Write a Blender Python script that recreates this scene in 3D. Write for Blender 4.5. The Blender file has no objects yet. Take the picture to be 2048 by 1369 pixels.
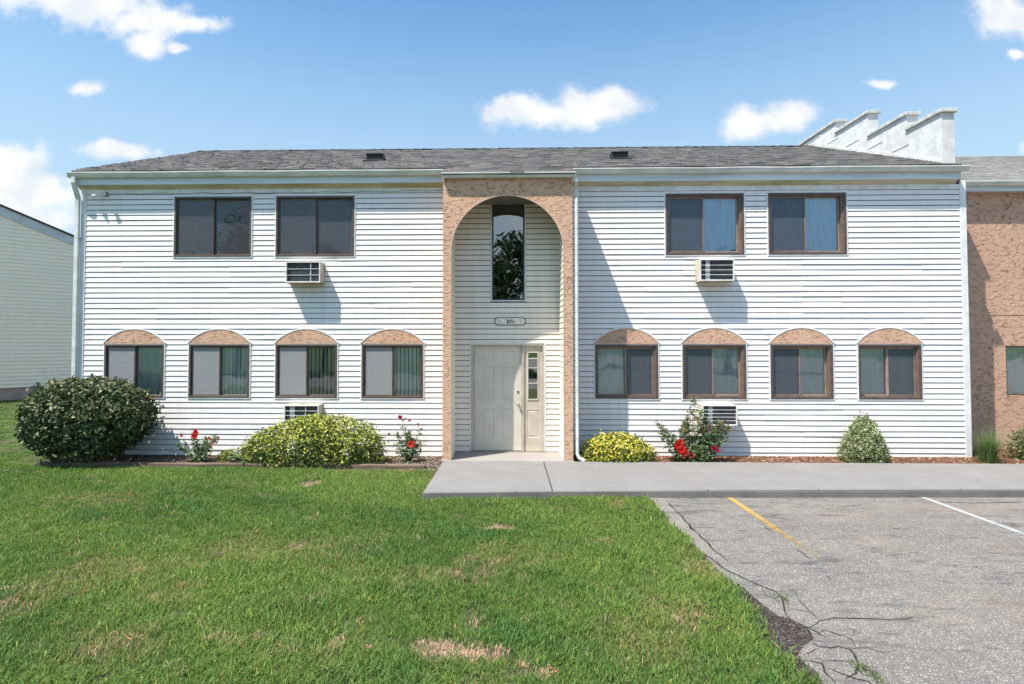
import bpy, math, random
import numpy as np
from mathutils import Vector, Matrix, Euler
random.seed(7); RNG = np.random.default_rng(7)
S = bpy.context.scene
COL = S.collection

# ------------------------------------------------------------------ camera
EYE = 2.18; FPX = 1180.0; PITCH = math.radians(1.7); YAW = math.radians(1.5)
PPX = 1010 - FPX*math.tan(YAW); PPY = 683 - FPX*math.tan(PITCH)
cd = bpy.data.cameras.new('camera'); cam = bpy.data.objects.new('camera', cd); COL.objects.link(cam)
cam.location = (0, 0, EYE); cam.rotation_euler = (math.radians(90)+PITCH, 0, YAW)
cd.sensor_width = 36; cd.lens = 36*FPX/2048
cd.shift_x = (1024-PPX)/2048; cd.shift_y = -(684.5-PPY)/2048 
cd.clip_start = 0.05; cd.clip_end = 5000
S.camera = cam
CR = Euler((math.radians(90)+PITCH, 0, YAW)).to_matrix()
def ray(px, py):
    return CR @ Vector(((px-PPX)/FPX, -(py-PPY)/FPX, -1))
def onY(px, py, Y):
    d = ray(px, py); t = Y/d.y; return Vector((d.x*t, Y, EYE+d.z*t))
def onZ(px, py, Z):
    d = ray(px, py); t = (Z-EYE)/d.z; return Vector((d.x*t, d.y*t, Z))
def onX(px, py, X):
    d = ray(px, py); t = X/d.x; return Vector((X, d.y*t, EYE+d.z*t))
def onPlane(px, py, p0, n):
    d = ray(px, py); o = Vector((0, 0, EYE)); t = (p0-o).dot(n)/d.dot(n); return o+d*t

# ------------------------------------------------------------------ light
SUN = Vector((-1.32, -1.0, 3.05)).normalized()
elev = math.asin(SUN.z); az = math.atan2(SUN.x, SUN.y)
sl = bpy.data.lights.new('sun', 'SUN'); sl.energy = 4.3; sl.angle = math.radians(0.53); sl.color = (1, .93, .84)
so = bpy.data.objects.new('sun', sl); COL.objects.link(so)
so.rotation_euler = (-SUN).to_track_quat('-Z', 'Y').to_euler()
S.view_settings.view_transform = 'Standard'; S.view_settings.look = 'None'
S.view_settings.gamma = 1; S.view_settings.exposure = 0.9; S.view_settings.use_curve_mapping = False

W = bpy.data.worlds.new('World'); S.world = W; W.use_nodes = True
nt = W.node_tree; nt.nodes.clear()
def N(nt, t, **k):
    n = nt.nodes.new(t)
    for a, v in k.items():
        if a.startswith('i_'): n.inputs[int(a[2:])].default_value = v
        else: setattr(n, a, v)
    return n
def Lk(nt, a, b): nt.links.new(a, b)
def mth(nt, op, a, b=None, c=None, clamp=False):
    n = nt.nodes.new('ShaderNodeMath'); n.operation = op; n.use_clamp = clamp
    for i, v in enumerate((a, b, c)):
        if v is None: continue
        if isinstance(v, (int, float)): n.inputs[i].default_value = v
        else: nt.links.new(v, n.inputs[i])
    return n.outputs[0]
def smooth(nt, v, lo, hi, a=0.0, b=1.0):
    n = nt.nodes.new('ShaderNodeMapRange'); n.interpolation_type = 'SMOOTHSTEP'
    nt.links.new(v, n.inputs[0]); n.inputs[1].default_value = lo; n.inputs[2].default_value = hi
    n.inputs[3].default_value = a; n.inputs[4].default_value = b
    return n.outputs[0]
def noise(nt, vec, scale, detail=4, rough=.55, dist=0.0):
    n = nt.nodes.new('ShaderNodeTexNoise'); n.inputs['Scale'].default_value = scale
    n.inputs['Detail'].default_value = detail; n.inputs['Roughness'].default_value = rough
    n.inputs['Distortion'].default_value = dist
    if vec is not None: nt.links.new(vec, n.inputs['Vector'])
    return n.outputs['Fac']
def mixc(nt, f, a, b, mode='MIX'):
    n = nt.nodes.new('ShaderNodeMix'); n.data_type = 'RGBA'; n.blend_type = mode
    for i, v in ((0, f), (6, a), (7, b)):
        if isinstance(v, (int, float)): n.inputs[i].default_value = v if i == 0 else (v, v, v, 1)
        elif isinstance(v, tuple): n.inputs[i].default_value = (*v[:3], 1)
        else: nt.links.new(v, n.inputs[i])
    return n.outputs[2]

def build_world():
    sky = N(nt, 'ShaderNodeTexSky', sky_type='NISHITA', sun_disc=False, sun_elevation=elev, sun_rotation=az,
            air_density=1.0, dust_density=1.6, ozone_density=1.6, altitude=100)
    tc = N(nt, 'ShaderNodeTexCoord'); D = tc.outputs['Generated']
    sep = N(nt, 'ShaderNodeSeparateXYZ'); Lk(nt, D, sep.inputs[0])
    x, y, z = sep.outputs
    ys = mth(nt, 'MAXIMUM', y, 0.05)
    u = mth(nt, 'DIVIDE', x, ys); v = mth(nt, 'DIVIDE', z, ys)
    cb = N(nt, 'ShaderNodeCombineXYZ'); Lk(nt, u, cb.inputs[0]); Lk(nt, v, cb.inputs[1])
    UV = cb.outputs[0]
    # cloud puffs standing at their own directions in the sky
    blobs = [(60, -40, 160, 75), (190, 5, 150, 62), (290, 45, 110, 52), (385, 50, 85, 24), (285, 92, 52, 36), (352, 96, 34, 15),
             (175, 177, 42, 18), (240, 300, 95, 22), (15, 330, 95, 66), (45, 385, 150, 62), (40, 440, 150, 60),
             (1030, 222, 85, 30), (1110, 232, 140, 34), (1165, 212, 80, 46), (1215, 205, 78, 44),
             (1520, 248, 88, 38), (1560, 240, 60, 36), (1600, 222, 50, 30), (1760, 171, 42, 12), (2015, 20, 85, 52), (2060, 45, 60, 40),
             (2027, 105, 20, 14), (2100, 300, 60, 30), (-120, 80, 110, 40)]
    nz = N(nt, 'ShaderNodeTexNoise'); nz.inputs['Scale'].default_value = 9; nz.inputs['Detail'].default_value = 4
    Lk(nt, UV, nz.inputs['Vector'])
    off = N(nt, 'ShaderNodeVectorMath', operation='SUBTRACT'); Lk(nt, nz.outputs['Color'], off.inputs[0]); off.inputs[1].default_value = (.5, .5, .5)
    sc_ = N(nt, 'ShaderNodeVectorMath', operation='SCALE'); Lk(nt, off.outputs[0], sc_.inputs[0]); sc_.inputs[3].default_value = .05
    ad = N(nt, 'ShaderNodeVectorMath', operation='ADD'); Lk(nt, UV, ad.inputs[0]); Lk(nt, sc_.outputs[0], ad.inputs[1])
    acc = None
    for cx, cy, rx, ry in blobs:
        d = ray(cx, cy); c = (d.x/d.y, d.z/d.y)
        s = N(nt, 'ShaderNodeVectorMath', operation='SUBTRACT'); Lk(nt, ad.outputs[0], s.inputs[0]); s.inputs[1].default_value = (c[0], c[1], 0)
        m = N(nt, 'ShaderNodeVectorMath', operation='MULTIPLY'); Lk(nt, s.outputs[0], m.inputs[0]); m.inputs[1].default_value = (FPX/rx, FPX/ry, 0)
        l = N(nt, 'ShaderNodeVectorMath', operation='LENGTH'); Lk(nt, m.outputs[0], l.inputs[0])
        f = mth(nt, 'SUBTRACT', 1.0, l.outputs['Value'])
        if acc is None: acc = f
        else: acc = mth(nt, 'SMOOTH_MAX', acc, f, .35)
    n2 = noise(nt, UV, 19, 7, .62); n2 = mth(nt, 'MULTIPLY', mth(nt, 'SUBTRACT', n2, .5), 1.5)
    tot = mth(nt, 'ADD', acc, n2)
    front = smooth(nt, tot, -.12, .66)
    # the rest of the sky carries the same loose fair-weather cloud
    nb = noise(nt, D, 3.2, 6, .55)
    rest = smooth(nt, nb, .57, .72)
    isb = smooth(nt, y, .28, .12)
    rest = mth(nt, 'MULTIPLY', rest, isb)
    mask = mth(nt, 'MAXIMUM', mth(nt, 'MULTIPLY', front, mth(nt, 'SUBTRACT', 1.0, isb)), rest)
    mask = mth(nt, 'MULTIPLY', mask, smooth(nt, z, 0, .06))
    mask = mth(nt, 'MULTIPLY', mask, .96)
    # soft shading inside the puffs
    n3 = noise(nt, UV, 14, 4, .5)
    cc = mixc(nt, smooth(nt, n3, .35, .65), (4.75, 4.95, 5.2), (5.8, 5.8, 5.8))
    hs = N(nt, 'ShaderNodeHueSaturation'); hs.inputs['Saturation'].default_value = 1.0; hs.inputs['Value'].default_value = 1.0
    tint = mixc(nt, 1.0, sky.outputs[0], (.64, 1.07, 1.24), 'MULTIPLY'); tint = mixc(nt, smooth(nt, z, .60, .12, 0, .88), tint, (3.2, 4.2, 4.95)); Lk(nt, tint, hs.inputs['Color'])
    col = mixc(nt, mask, hs.outputs[0], cc)
    bg = N(nt, 'ShaderNodeBackground'); bg.inputs[1].default_value = 0.1; Lk(nt, col, bg.inputs[0])
    out = N(nt, 'ShaderNodeOutputWorld'); Lk(nt, bg.outputs[0], out.inputs[0])
build_world()

# ------------------------------------------------------------------ mesh helpers
class MB:
    def __init__(s): s.v = []; s.f = []; s.c = None; s.fc = None
    def quad(s, a, b, c, d):
        n = len(s.v); s.v += [tuple(a), tuple(b), tuple(c), tuple(d)]; s.f.append((n, n+1, n+2, n+3))
    def poly(s, pts):
        n = len(s.v); s.v += [tuple(p) for p in pts]; s.f.append(tuple(range(n, n+len(pts))))
    def box(s, x0, x1, y0, y1, z0, z1):
        n = len(s.v)
        s.v += [(x0,y0,z0),(x1,y0,z0),(x1,y1,z0),(x0,y1,z0),(x0,y0,z1),(x1,y0,z1),(x1,y1,z1),(x0,y1,z1)]
        for q in ((0,3,2,1),(4,5,6,7),(0,1,5,4),(1,2,6,5),(2,3,7,6),(3,0,4,7)): s.f.append(tuple(n+i for i in q))
        return s
    def ring(s, x0, x1, y0, y1, z0, z1, w, wb=None, wt=None):
        wb = w if wb is None else wb; wt = w if wt is None else wt
        s.box(x0, x0+w, y0, y1, z0, z1); s.box(x1-w, x1, y0, y1, z0, z1)
        s.box(x0+w, x1-w, y0, y1, z0, z0+wb); s.box(x0+w, x1-w, y0, y1, z1-wt, z1); return s
    def prism(s, pts, axis, a0, a1):
        """extrude 2-D outline pts along axis ('x': pts are (y,z); 'y': pts (x,z); 'z': pts (x,y))"""
        def P(p, a): return {'x': (a, p[0], p[1]), 'y': (p[0], a, p[1]), 'z': (p[0], p[1], a)}[axis]
        n = len(s.v); k = len(pts)
        s.v += [P(p, a0) for p in pts]+[P(p, a1) for p in pts]
        s.f.append(tuple(range(n+k-1, n-1, -1))); s.f.append(tuple(range(n+k, n+2*k)))
        for i in range(k):
            j = (i+1) % k; s.f.append((n+i, n+j, n+k+j, n+k+i))
        return s
    def tube(s, path, radii, seg=6, cap=True):
        path = [Vector(p) for p in path]
        if isinstance(radii, (int, float)): radii = [radii]*len(path)
        n0 = len(s.v)
        for i, p in enumerate(path):
            d = (path[min(i+1, len(path)-1)]-path[max(i-1, 0)]).normalized()
            a = d.orthogonal().normalized() if i == 0 else (a-d*a.dot(d)).normalized()
            b = d.cross(a)
            for k in range(seg):
                t = 2*math.pi*k/seg; s.v.append(tuple(p+(a*math.cos(t)+b*math.sin(t))*radii[i]))
        for i in range(len(path)-1):
            for k in range(seg):
                q = (k+1) % seg
                s.f.append((n0+i*seg+k, n0+i*seg+q, n0+(i+1)*seg+q, n0+(i+1)*seg+k))
        if cap:
            s.f.append(tuple(range(n0+seg-1, n0-1, -1))); m = n0+(len(path)-1)*seg; s.f.append(tuple(range(m, m+seg)))
        return s
    def sweep(s, path, w, d, side):
        """rectangular pipe; w along 'side' vector, d across it"""
        path = [Vector(p) for p in path]; side = Vector(side).normalized(); n0 = len(s.v)
        for i, p in enumerate(path):
            d1 = (path[i]-path[i-1]).normalized() if i else None
            d2 = (path[i+1]-path[i]).normalized() if i < len(path)-1 else None
            t = (d1+d2).normalized() if (d1 is not None and d2 is not None) else (d1 or d2)
            o = side.cross(t).normalized()
            k = 1.0
            if d1 is not None and d2 is not None: k = 1/max(.5, t.dot(d1))
            for a, b in ((-1,-1),(1,-1),(1,1),(-1,1)): s.v.append(tuple(p+side*(a*w/2)+o*(b*d/2*k)))
        for i in range(len(path)-1):
            for k in range(4):
                q = (k+1) % 4; s.f.append((n0+i*4+k, n0+i*4+q, n0+(i+1)*4+q, n0+(i+1)*4+k))
        m = n0+(len(path)-1)*4
        s.f += [(n0+3, n0+2, n0+1, n0), (m, m+1, m+2, m+3)]; return s
    def lathe(s, c, axis, prof, seg=12):
        axis = Vector(axis).normalized(); a = axis.orthogonal().normalized(); b = axis.cross(a); c = Vector(c); n0 = len(s.v)
        for r, h in prof:
            for k in range(seg):
                t = 2*math.pi*k/seg; s.v.append(tuple(c+axis*h+(a*math.cos(t)+b*math.sin(t))*max(r, 1e-4)))
        for i in range(len(prof)-1):
            for k in range(seg):
                q = (k+1) % seg; s.f.append((n0+i*seg+k, n0+i*seg+q, n0+(i+1)*seg+q, n0+(i+1)*seg+k))
        s.f.append(tuple(range(n0+seg-1, n0-1, -1))); m = n0+(len(prof)-1)*seg; s.f.append(tuple(range(m, m+seg)))
        return s
    def wall(s, x0, x1, z0, z1, holes, y0, y1, axis='y'):
        """wall slab with rectangular holes (hx0,hx1,hz0,hz1)"""
        xs = sorted({x0, x1, *[min(max(h[i], x0), x1) for h in holes for i in (0, 1)]})
        zs = sorted({z0, z1, *[min(max(h[i], z0), z1) for h in holes for i in (2, 3)]})
        def solid(i, j):
            if i < 0 or j < 0 or i >= len(xs)-1 or j >= len(zs)-1: return False
            cx = (xs[i]+xs[i+1])/2; cz = (zs[j]+zs[j+1])/2
            return not any(h[0] < cx < h[1] and h[2] < cz < h[3] for h in holes)
        for i in range(len(xs)-1):
            for j in range(len(zs)-1):
                if not solid(i, j): continue
                a, b, c, d = xs[i], xs[i+1], zs[j], zs[j+1]
                s.quad((a,y0,c),(b,y0,c),(b,y0,d),(a,y0,d)); s.quad((b,y1,c),(a,y1,c),(a,y1,d),(b,y1,d))
                if not solid(i-1, j): s.quad((a,y1,c),(a,y0,c),(a,y0,d),(a,y1,d))
                if not solid(i+1, j): s.quad((b,y0,c),(b,y1,c),(b,y1,d),(b,y0,d))
                if not solid(i, j-1): s.quad((a,y1,c),(b,y1,c),(b,y0,c),(a,y0,c))
                if not solid(i, j+1): s.quad((a,y0,d),(b,y0,d),(b,y1,d),(a,y1,d))
        return s
    def build(s, name, mat, parent=None, bevel=0, smooth=False, kind=None, **props):
        me = bpy.data.meshes.new(name); me.from_pydata(s.v, [], s.f)
        if s.c is not None:
            at = me.color_attributes.new('tint', 'FLOAT_COLOR', 'POINT')
            at.data.foreach_set('color', np.asarray(s.c, dtype=np.float32).ravel())
        me.materials.append(mat)
        if smooth: me.polygons.foreach_set('use_smooth', [True]*len(me.polygons))
        me.update()
        o = bpy.data.objects.new(name, me); COL.objects.link(o)
        if parent is not None: attach(o, parent)
        if bevel:
            b = o.modifiers.new('bevel', 'BEVEL'); b.width = bevel; b.segments = 1; b.limit_method = 'ANGLE'; b.angle_limit = math.radians(40)
        if kind: o['kind'] = kind
        for k, v in props.items(): o[k] = v
        return o
ABS = {}
def attach(o, parent):
    o.parent = parent
    p = ABS.get(parent.name, Vector((0, 0, 0)))
    o.matrix_parent_inverse = Matrix.Translation(-p)
    ABS[o.name] = Vector((0, 0, 0)) if o.type == 'MESH' else p
def tag(o, label=None, cat=None, group=None, kind=None):
    if label: o['label'] = label
    if cat: o['category'] = cat
    if group: o['group'] = group
    if kind: o['kind'] = kind
    return o
def thing(name, loc, label=None, cat=None, group=None, kind=None):
    o = bpy.data.objects.new(name, None); o.empty_display_size = .2; COL.objects.link(o)
    o.location = loc; ABS[o.name] = Vector(loc); return tag(o, label, cat, group, kind)

# ------------------------------------------------------------------ materials
def newmat(name):
    m = bpy.data.materials.new(name); m.use_nodes = True; t = m.node_tree; t.nodes.clear()
    out = N(t, 'ShaderNodeOutputMaterial'); return m, t, out
def objco(t, scale=None):
    tc = N(t, 'ShaderNodeTexCoord')
    if scale is None: return tc.outputs['Object']
    mp = N(t, 'ShaderNodeMapping'); mp.inputs['Scale'].default_value = scale; Lk(t, tc.outputs['Object'], mp.inputs[0]); return mp.outputs[0]
def bumpn(t, h, strength=.3, dist=.01):
    b = N(t, 'ShaderNodeBump'); b.inputs['Strength'].default_value = strength; b.inputs['Distance'].default_value = dist
    Lk(t, h, b.inputs['Height']); return b.outputs[0]
def prin(t, out, col, rough=.6, spec=.4, metal=0, normal=None):
    p = N(t, 'ShaderNodeBsdfPrincipled')
    if isinstance(col, tuple): p.inputs['Base Color'].default_value = (*col[:3], 1)
    else: Lk(t, col, p.inputs['Base Color'])
    if isinstance(rough, (int, float)): p.inputs['Roughness'].default_value = rough
    else: Lk(t, rough, p.inputs['Roughness'])
    p.inputs['Specular IOR Level'].default_value = spec; p.inputs['Metallic'].default_value = metal
    if normal is not None: Lk(t, normal, p.inputs['Normal'])
    Lk(t, p.outputs[0], out.inputs[0]); return p
def simple(name, a, b=None, scale=6, rough=.55, spec=.35, bump=0, bscale=60, metal=0, detail=5, stretch=None, lo=.35, hi=.65):
    m, t, out = newmat(name); co = objco(t, stretch)
    b = b or tuple(x*.86 for x in a)
    c = mixc(t, smooth(t, noise(t, co, scale, detail), lo, hi), b, a)
    nrm = bumpn(t, noise(t, objco(t), bscale, 4), .6, bump) if bump else None
    prin(t, out, c, rough, spec, metal, nrm); return m

def m_siding(name, base, dirt, amt=.35):
    m, t, out = newmat(name); co = objco(t)
    st = noise(t, objco(t, (7, 7, .5)), 1.2, 5, .6)
    big = noise(t, co, .8, 4, .6)
    f = mth(t, 'MULTIPLY', smooth(t, st, .42, .78), amt)
    f2 = mth(t, 'MULTIPLY', smooth(t, big, .4, .8), amt*.6)
    sp = smooth(t, noise(t, co, 40, 3), .66, .8)
    c = mixc(t, f, base, dirt); c = mixc(t, f2, c, tuple(x*.93 for x in base)); c = mixc(t, mth(t, 'MULTIPLY', sp, .12), c, dirt)
    n1 = noise(t, objco(t, (1, 1, 14)), 5, 3); 
    prin(t, out, c, .42, .35, 0, bumpn(t, n1, .25, .004)); return m
M_SIDE = m_siding('white_vinyl', (.81, .775, .755), (.58, .54, .46), .36)
M_SIDE_SHADE = m_siding('vinyl_warm_shade', (.84, .76, .66), (.58, .49, .37), .35)  # white vinyl again, with the alcove's warm shade mixed into its colour
M_NBR = m_siding('beige_vinyl', (.92, .80, .67), (.78, .68, .55), .3)
M_TRIM = simple('white_trim', (.78, .79, .79), (.66, .66, .64), 5, .4, .4, .001, 20)
M_GUT = simple('gutter_white', (.68, .69, .66), (.54, .55, .50), 2.2, .35, .5, .002, 5, stretch=(1, 1, 3))
M_FASCIA = simple('fascia_white', (.66, .70, .72), (.50, .56, .58), 1.8, .4, .4, .002, 8, stretch=(.5, 1, 6))
M_SOFFIT = simple('soffit_cream', (.60, .56, .42), (.42, .38, .24), 2.0, .5, .3, .001, 20, stretch=(.6, 1, 4))
M_DOORM = simple('door_beige', (.64, .585, .50), (.58, .53, .45), 3, .42, .35, .0006, 90)
M_DFRAME = simple('door_frame_tan', (.50, .45, .38), (.42, .36, .29), 4, .5, .3, .0006, 60)
M_BRN = simple('brown_frame', (.115, .085, .075), (.08, .058, .05), 9, .38, .45)
M_BRN2 = simple('brown_sash', (.20, .135, .105), (.15, .10, .08), 9, .38, .45)
M_TAN2 = simple('tan_bead', (.36, .26, .21), (.27, .19, .15), 9, .4, .45)
M_SHEATH = simple('sheathing_gap_shade', (.05, .05, .055), None, 3, .8, .1)  # near black, painting the shadow lines in the gaps between boards
M_DARK = simple('room_dark', (.10, .10, .10), None, 2, .9, .1)
M_BLACK = simple('vent_black', (.022, .022, .024), (.04, .04, .04), 20, .5, .3)
M_WIRE = simple('cable_dark', (.05, .05, .05), None, 10, .6, .2)
M_METAL = simple('nickel', (.62, .58, .50), None, 30, .22, .5, metal=1)

def m_stucco(name, base, dark, sc=1.0):
    m, t, out = newmat(name); co = objco(t)
    n1 = noise(t, objco(t, (1, 1, 1.7)), 8.5*sc, 2.2, .5, 1.1)
    r = mth(t, 'ABSOLUTE', mth(t, 'SUBTRACT', n1, .5))
    ridge = smooth(t, r, 0.004, .030, 1, 0)
    edge = smooth(t, mth(t, 'SUBTRACT', n1, .5), -.05, .02)
    msk = smooth(t, noise(t, objco(t, (1, 1, 1.6)), 10*sc, 2, .5), .50, .56)
    msk2 = smooth(t, noise(t, co, 1.3, 2, .5), .36, .56)
    lines = mth(t, 'MULTIPLY', mth(t, 'MULTIPLY', ridge, msk), mth(t, 'ADD', mth(t, 'MULTIPLY', msk2, .75), .25))
    fine = noise(t, co, 90, 4, .6)
    h = mth(t, 'ADD', mth(t, 'MULTIPLY', lines, -1.0), mth(t, 'MULTIPLY', fine, .10))
    h = mth(t, 'ADD', h, mth(t, 'MULTIPLY', mth(t, 'MULTIPLY', edge, msk), .9))
    h = mth(t, 'ADD', h, mth(t, 'MULTIPLY', noise(t, co, 14, 3), .4))
    big = smooth(t, noise(t, co, 2.2, 5, .6), .3, .7)
    c = mixc(t, big, tuple(x*.91 for x in base), base)
    c = mixc(t, mth(t, 'MULTIPLY', lines, .8), c, dark)
    prin(t, out, c, .85, .2, 0, bumpn(t, h, 1.0, .014)); return m
M_STUCCO = m_stucco('tan_stucco', (.64, .40, .275), (.20, .11, .07))
M_STUCCO2 = m_stucco('brown_stucco', (.55, .345, .24), (.18, .10, .065), .95)
M_STUCCOW = simple('white_parge', (.66, .66, .65), (.55, .55, .54), 5, .8, .15, .005, 22)
M_STUCCOS = m_stucco('arch_stucco', (.62, .39, .27), (.22, .125, .08), 1.35)
M_COPE = simple('coping_grey', (.58, .58, .55), (.40, .40, .37), 7, .8, .2, .004, 30)

def m_concrete(name, a, b, stain):
    m, t, out = newmat(name); co = objco(t)
    c = mixc(t, smooth(t, noise(t, co, 1.6, 6, .6), .3, .7), a, b)
    sp = noise(t, co, 170, 3, .7)
    c = mixc(t, smooth(t, sp, .52, .72), c, tuple(x*1.28 for x in a)); c = mixc(t, smooth(t, sp, .46, .30), c, tuple(x*.62 for x in a))
    c = mixc(t, mth(t, 'MULTIPLY', smooth(t, noise(t, co, 5, 5, .65), .56, .76), .5), c, stain)
    prin(t, out, c, .88, .2, 0, bumpn(t, noise(t, co, 160, 4, .7), .5, .004)); return m
M_CONC = m_concrete('concrete', (.234, .224, .214), (.206, .196, .186), (.158, .145, .134))
M_CONC2 = m_concrete('porch_concrete', (.318, .292, .273), (.281, .259, .244), (.230, .207, .185))
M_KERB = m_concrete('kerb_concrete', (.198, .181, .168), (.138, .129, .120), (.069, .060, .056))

def m_asphalt(name, k=1.0):
    m, t, out = newmat(name); co = objco(t)
    a = (0.280*k, 0.245*k, 0.212*k); b = (0.204*k, 0.183*k, 0.163*k)
    c = mixc(t, smooth(t, noise(t, co, .9, 6, .62), .3, .7), b, a)
    vo = N(t, 'ShaderNodeTexVoronoi'); vo.inputs['Scale'].default_value = 85; Lk(t, co, vo.inputs['Vector'])
    sepc = N(t, 'ShaderNodeSeparateColor'); Lk(t, vo.outputs['Color'], sepc.inputs[0])
    c = mixc(t, mth(t, 'MULTIPLY', smooth(t, sepc.outputs[0], .72, .95), .75), c, (.48, .46, .44))
    c = mixc(t, mth(t, 'MULTIPLY', smooth(t, vo.outputs['Distance'], .35, .75), .75), c, (.10, .095, .09))
    mm_ = smooth(t, noise(t, co, 7, 6, .7), .32, .68); c = mixc(t, mth(t, 'MULTIPLY', mm_, .38), c, (.12*k, .115*k, .11*k))
    # worn dark streaks and rusty stains
    sm = smooth(t, noise(t, objco(t, (.8, 2.6, 1)), 1.7, 8, .78, .2), .515, .62)
    c = mixc(t, mth(t, 'MULTIPLY', sm, .72), c, (.085, .083, .083))
    ru = smooth(t, noise(t, objco(t, (.8, 1.2, 1)), .75, 4, .55), .52, .68)
    c = mixc(t, mth(t, 'MULTIPLY', ru, .30), c, (.30, .215, .16))
    h = mth(t, 'SUBTRACT', noise(t, co, 120, 3, .7), mth(t, 'MULTIPLY', vo.outputs['Distance'], .8))
    prin(t, out, c, .9, .2, 0, bumpn(t, h, .8, .006)); return m
M_ASPH = m_asphalt('asphalt'); M_ASPH2 = m_asphalt('asphalt_lip', 1.18)
M_CRACK = simple('crack_fill', (.03, .026, .022), (.055, .047, .037), 30, .95, .1)
M_GRIT = simple('dark_grit', (.075, .06, .055), (.035, .03, .027), 25, .95, .1, .006, 90)

def m_paint(name, col, lo, hi):
    m, t, out = newmat(name); co = objco(t)
    p = N(t, 'ShaderNodeBsdfPrincipled'); p.inputs['Roughness'].default_value = .8
    c = mixc(t, noise(t, co, 12, 4), col, tuple(x*.75 for x in col)); Lk(t, c, p.inputs['Base Color'])
    tr = N(t, 'ShaderNodeBsdfTransparent'); mx = N(t, 'ShaderNodeMixShader')
    at = N(t, 'ShaderNodeAttribute', attribute_name='tint'); 
    sepc = N(t, 'ShaderNodeSeparateColor'); Lk(t, at.outputs['Color'], sepc.inputs[0])
    n_ = mth(t, 'ADD', mth(t, 'MULTIPLY', noise(t, co, 60, 5, .75), .7), mth(t, 'MULTIPLY', noise(t, co, 9, 4, .6), .4))
    n_ = mth(t, 'ADD', n_, mth(t, 'MULTIPLY', sepc.outputs[0], .5))
    Lk(t, smooth(t, n_, lo, hi), mx.inputs[0]); Lk(t, p.outputs[0], mx.inputs[1]); Lk(t, tr.outputs[0], mx.inputs[2])
    Lk(t, mx.outputs[0], out.inputs[0]); return m
M_YEL = m_paint('yellow_paint', (.46, .30, .085), .54, .78); M_WHT = m_paint('white_paint', (.40, .40, .39), .54, .78)

def m_soil():
    m, t, out = newmat('soil'); co = objco(t)
    c = mixc(t, smooth(t, noise(t, co, 2, 6, .6), .35, .65), (.11, .09, .055), (.08, .13, .035))
    c = mixc(t, smooth(t, noise(t, co, 60, 4, .7), .45, .7), c, (.03, .035, .014))
    prin(t, out, c, .95, .1, 0, bumpn(t, noise(t, co, 70, 4), 1, .01)); return m
M_SOIL = m_soil()
def m_ground():
    m, t, out = newmat('grass_ground'); co = objco(t)
    c = mixc(t, smooth(t, noise(t, co, .5, 6, .6), .3, .7), (.075, .12, .03), (.055, .09, .024))
    c = mixc(t, smooth(t, noise(t, co, 25, 5, .7), .4, .7), c, (.035, .055, .016))
    prin(t, out, c, .95, .1, 0, bumpn(t, noise(t, co, 40, 4), 1, .03)); return m
M_GROUND = m_ground()
M_BED = simple('bed_soil', (.10, .07, .05), (.05, .035, .026), 14, .95, .1, .01, 50)
M_TIMBER = simple('timber_brown', (.20, .145, .105), (.11, .08, .06), 4, .85, .15, .004, 30, stretch=(.4, 3, 3))

def m_tinted(name, rough=.6, spec=.3, transl=.0, var=.25, vscale=30):
    m, t, out = newmat(name)
    at = N(t, 'ShaderNodeAttribute', attribute_name='tint')
    c = mixc(t, smooth(t, noise(t, objco(t), vscale, 3), .35, .65), 1.0-var, 1.0)
    mu = N(t, 'ShaderNodeMix'); mu.data_type = 'RGBA'; mu.blend_type = 'MULTIPLY'; mu.inputs[0].default_value = 1
    Lk(t, at.outputs['Color'], mu.inputs[6]); Lk(t, c, mu.inputs[7])
    # fresh value ramp
    mr = mth(t, 'MULTIPLY', noise(t, objco(t), vscale, 3), 1.0)
    vv = smooth(t, mr, .3, .7, 1-var, 1.0)
    sc = N(t, 'ShaderNodeVectorMath', operation='SCALE'); Lk(t, at.outputs['Color'], sc.inputs[0]); Lk(t, vv, sc.inputs[3])
    p = N(t, 'ShaderNodeBsdfPrincipled'); p.inputs['Roughness'].default_value = rough; p.inputs['Specular IOR Level'].default_value = spec
    Lk(t, sc.outputs[0], p.inputs['Base Color'])
    if transl:
        tr = N(t, 'ShaderNodeBsdfTranslucent'); Lk(t, sc.outputs[0], tr.inputs[0]); mx = N(t, 'ShaderNodeMixShader'); mx.inputs[0].default_value = transl
        Lk(t, p.outputs[0], mx.inputs[1]); Lk(t, tr.outputs[0], mx.inputs[2]); Lk(t, mx.outputs[0], out.inputs[0])
    else: Lk(t, p.outputs[0], out.inputs[0])
    return m
M_LEAF = m_tinted('leaf', .45, .45, .22, .15)
M_LEAFG = m_tinted('leaf_glossy', .42, .45, .15, .15)
M_PETAL = m_tinted('petal', .6, .3, .25, .1)
M_SHING = m_tinted('shingle', .92, .12, 0, .35, 55)
M_CHIP = m_tinted('chip', .9, .1, 0, .3, 80)
M_STEM = simple('stem_brown', (.10, .085, .045), (.06, .05, .03), 20, .8, .2)
M_BARK = simple('bark', (.13, .10, .08), (.06, .05, .04), 8, .9, .1, .02, 20)

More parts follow.
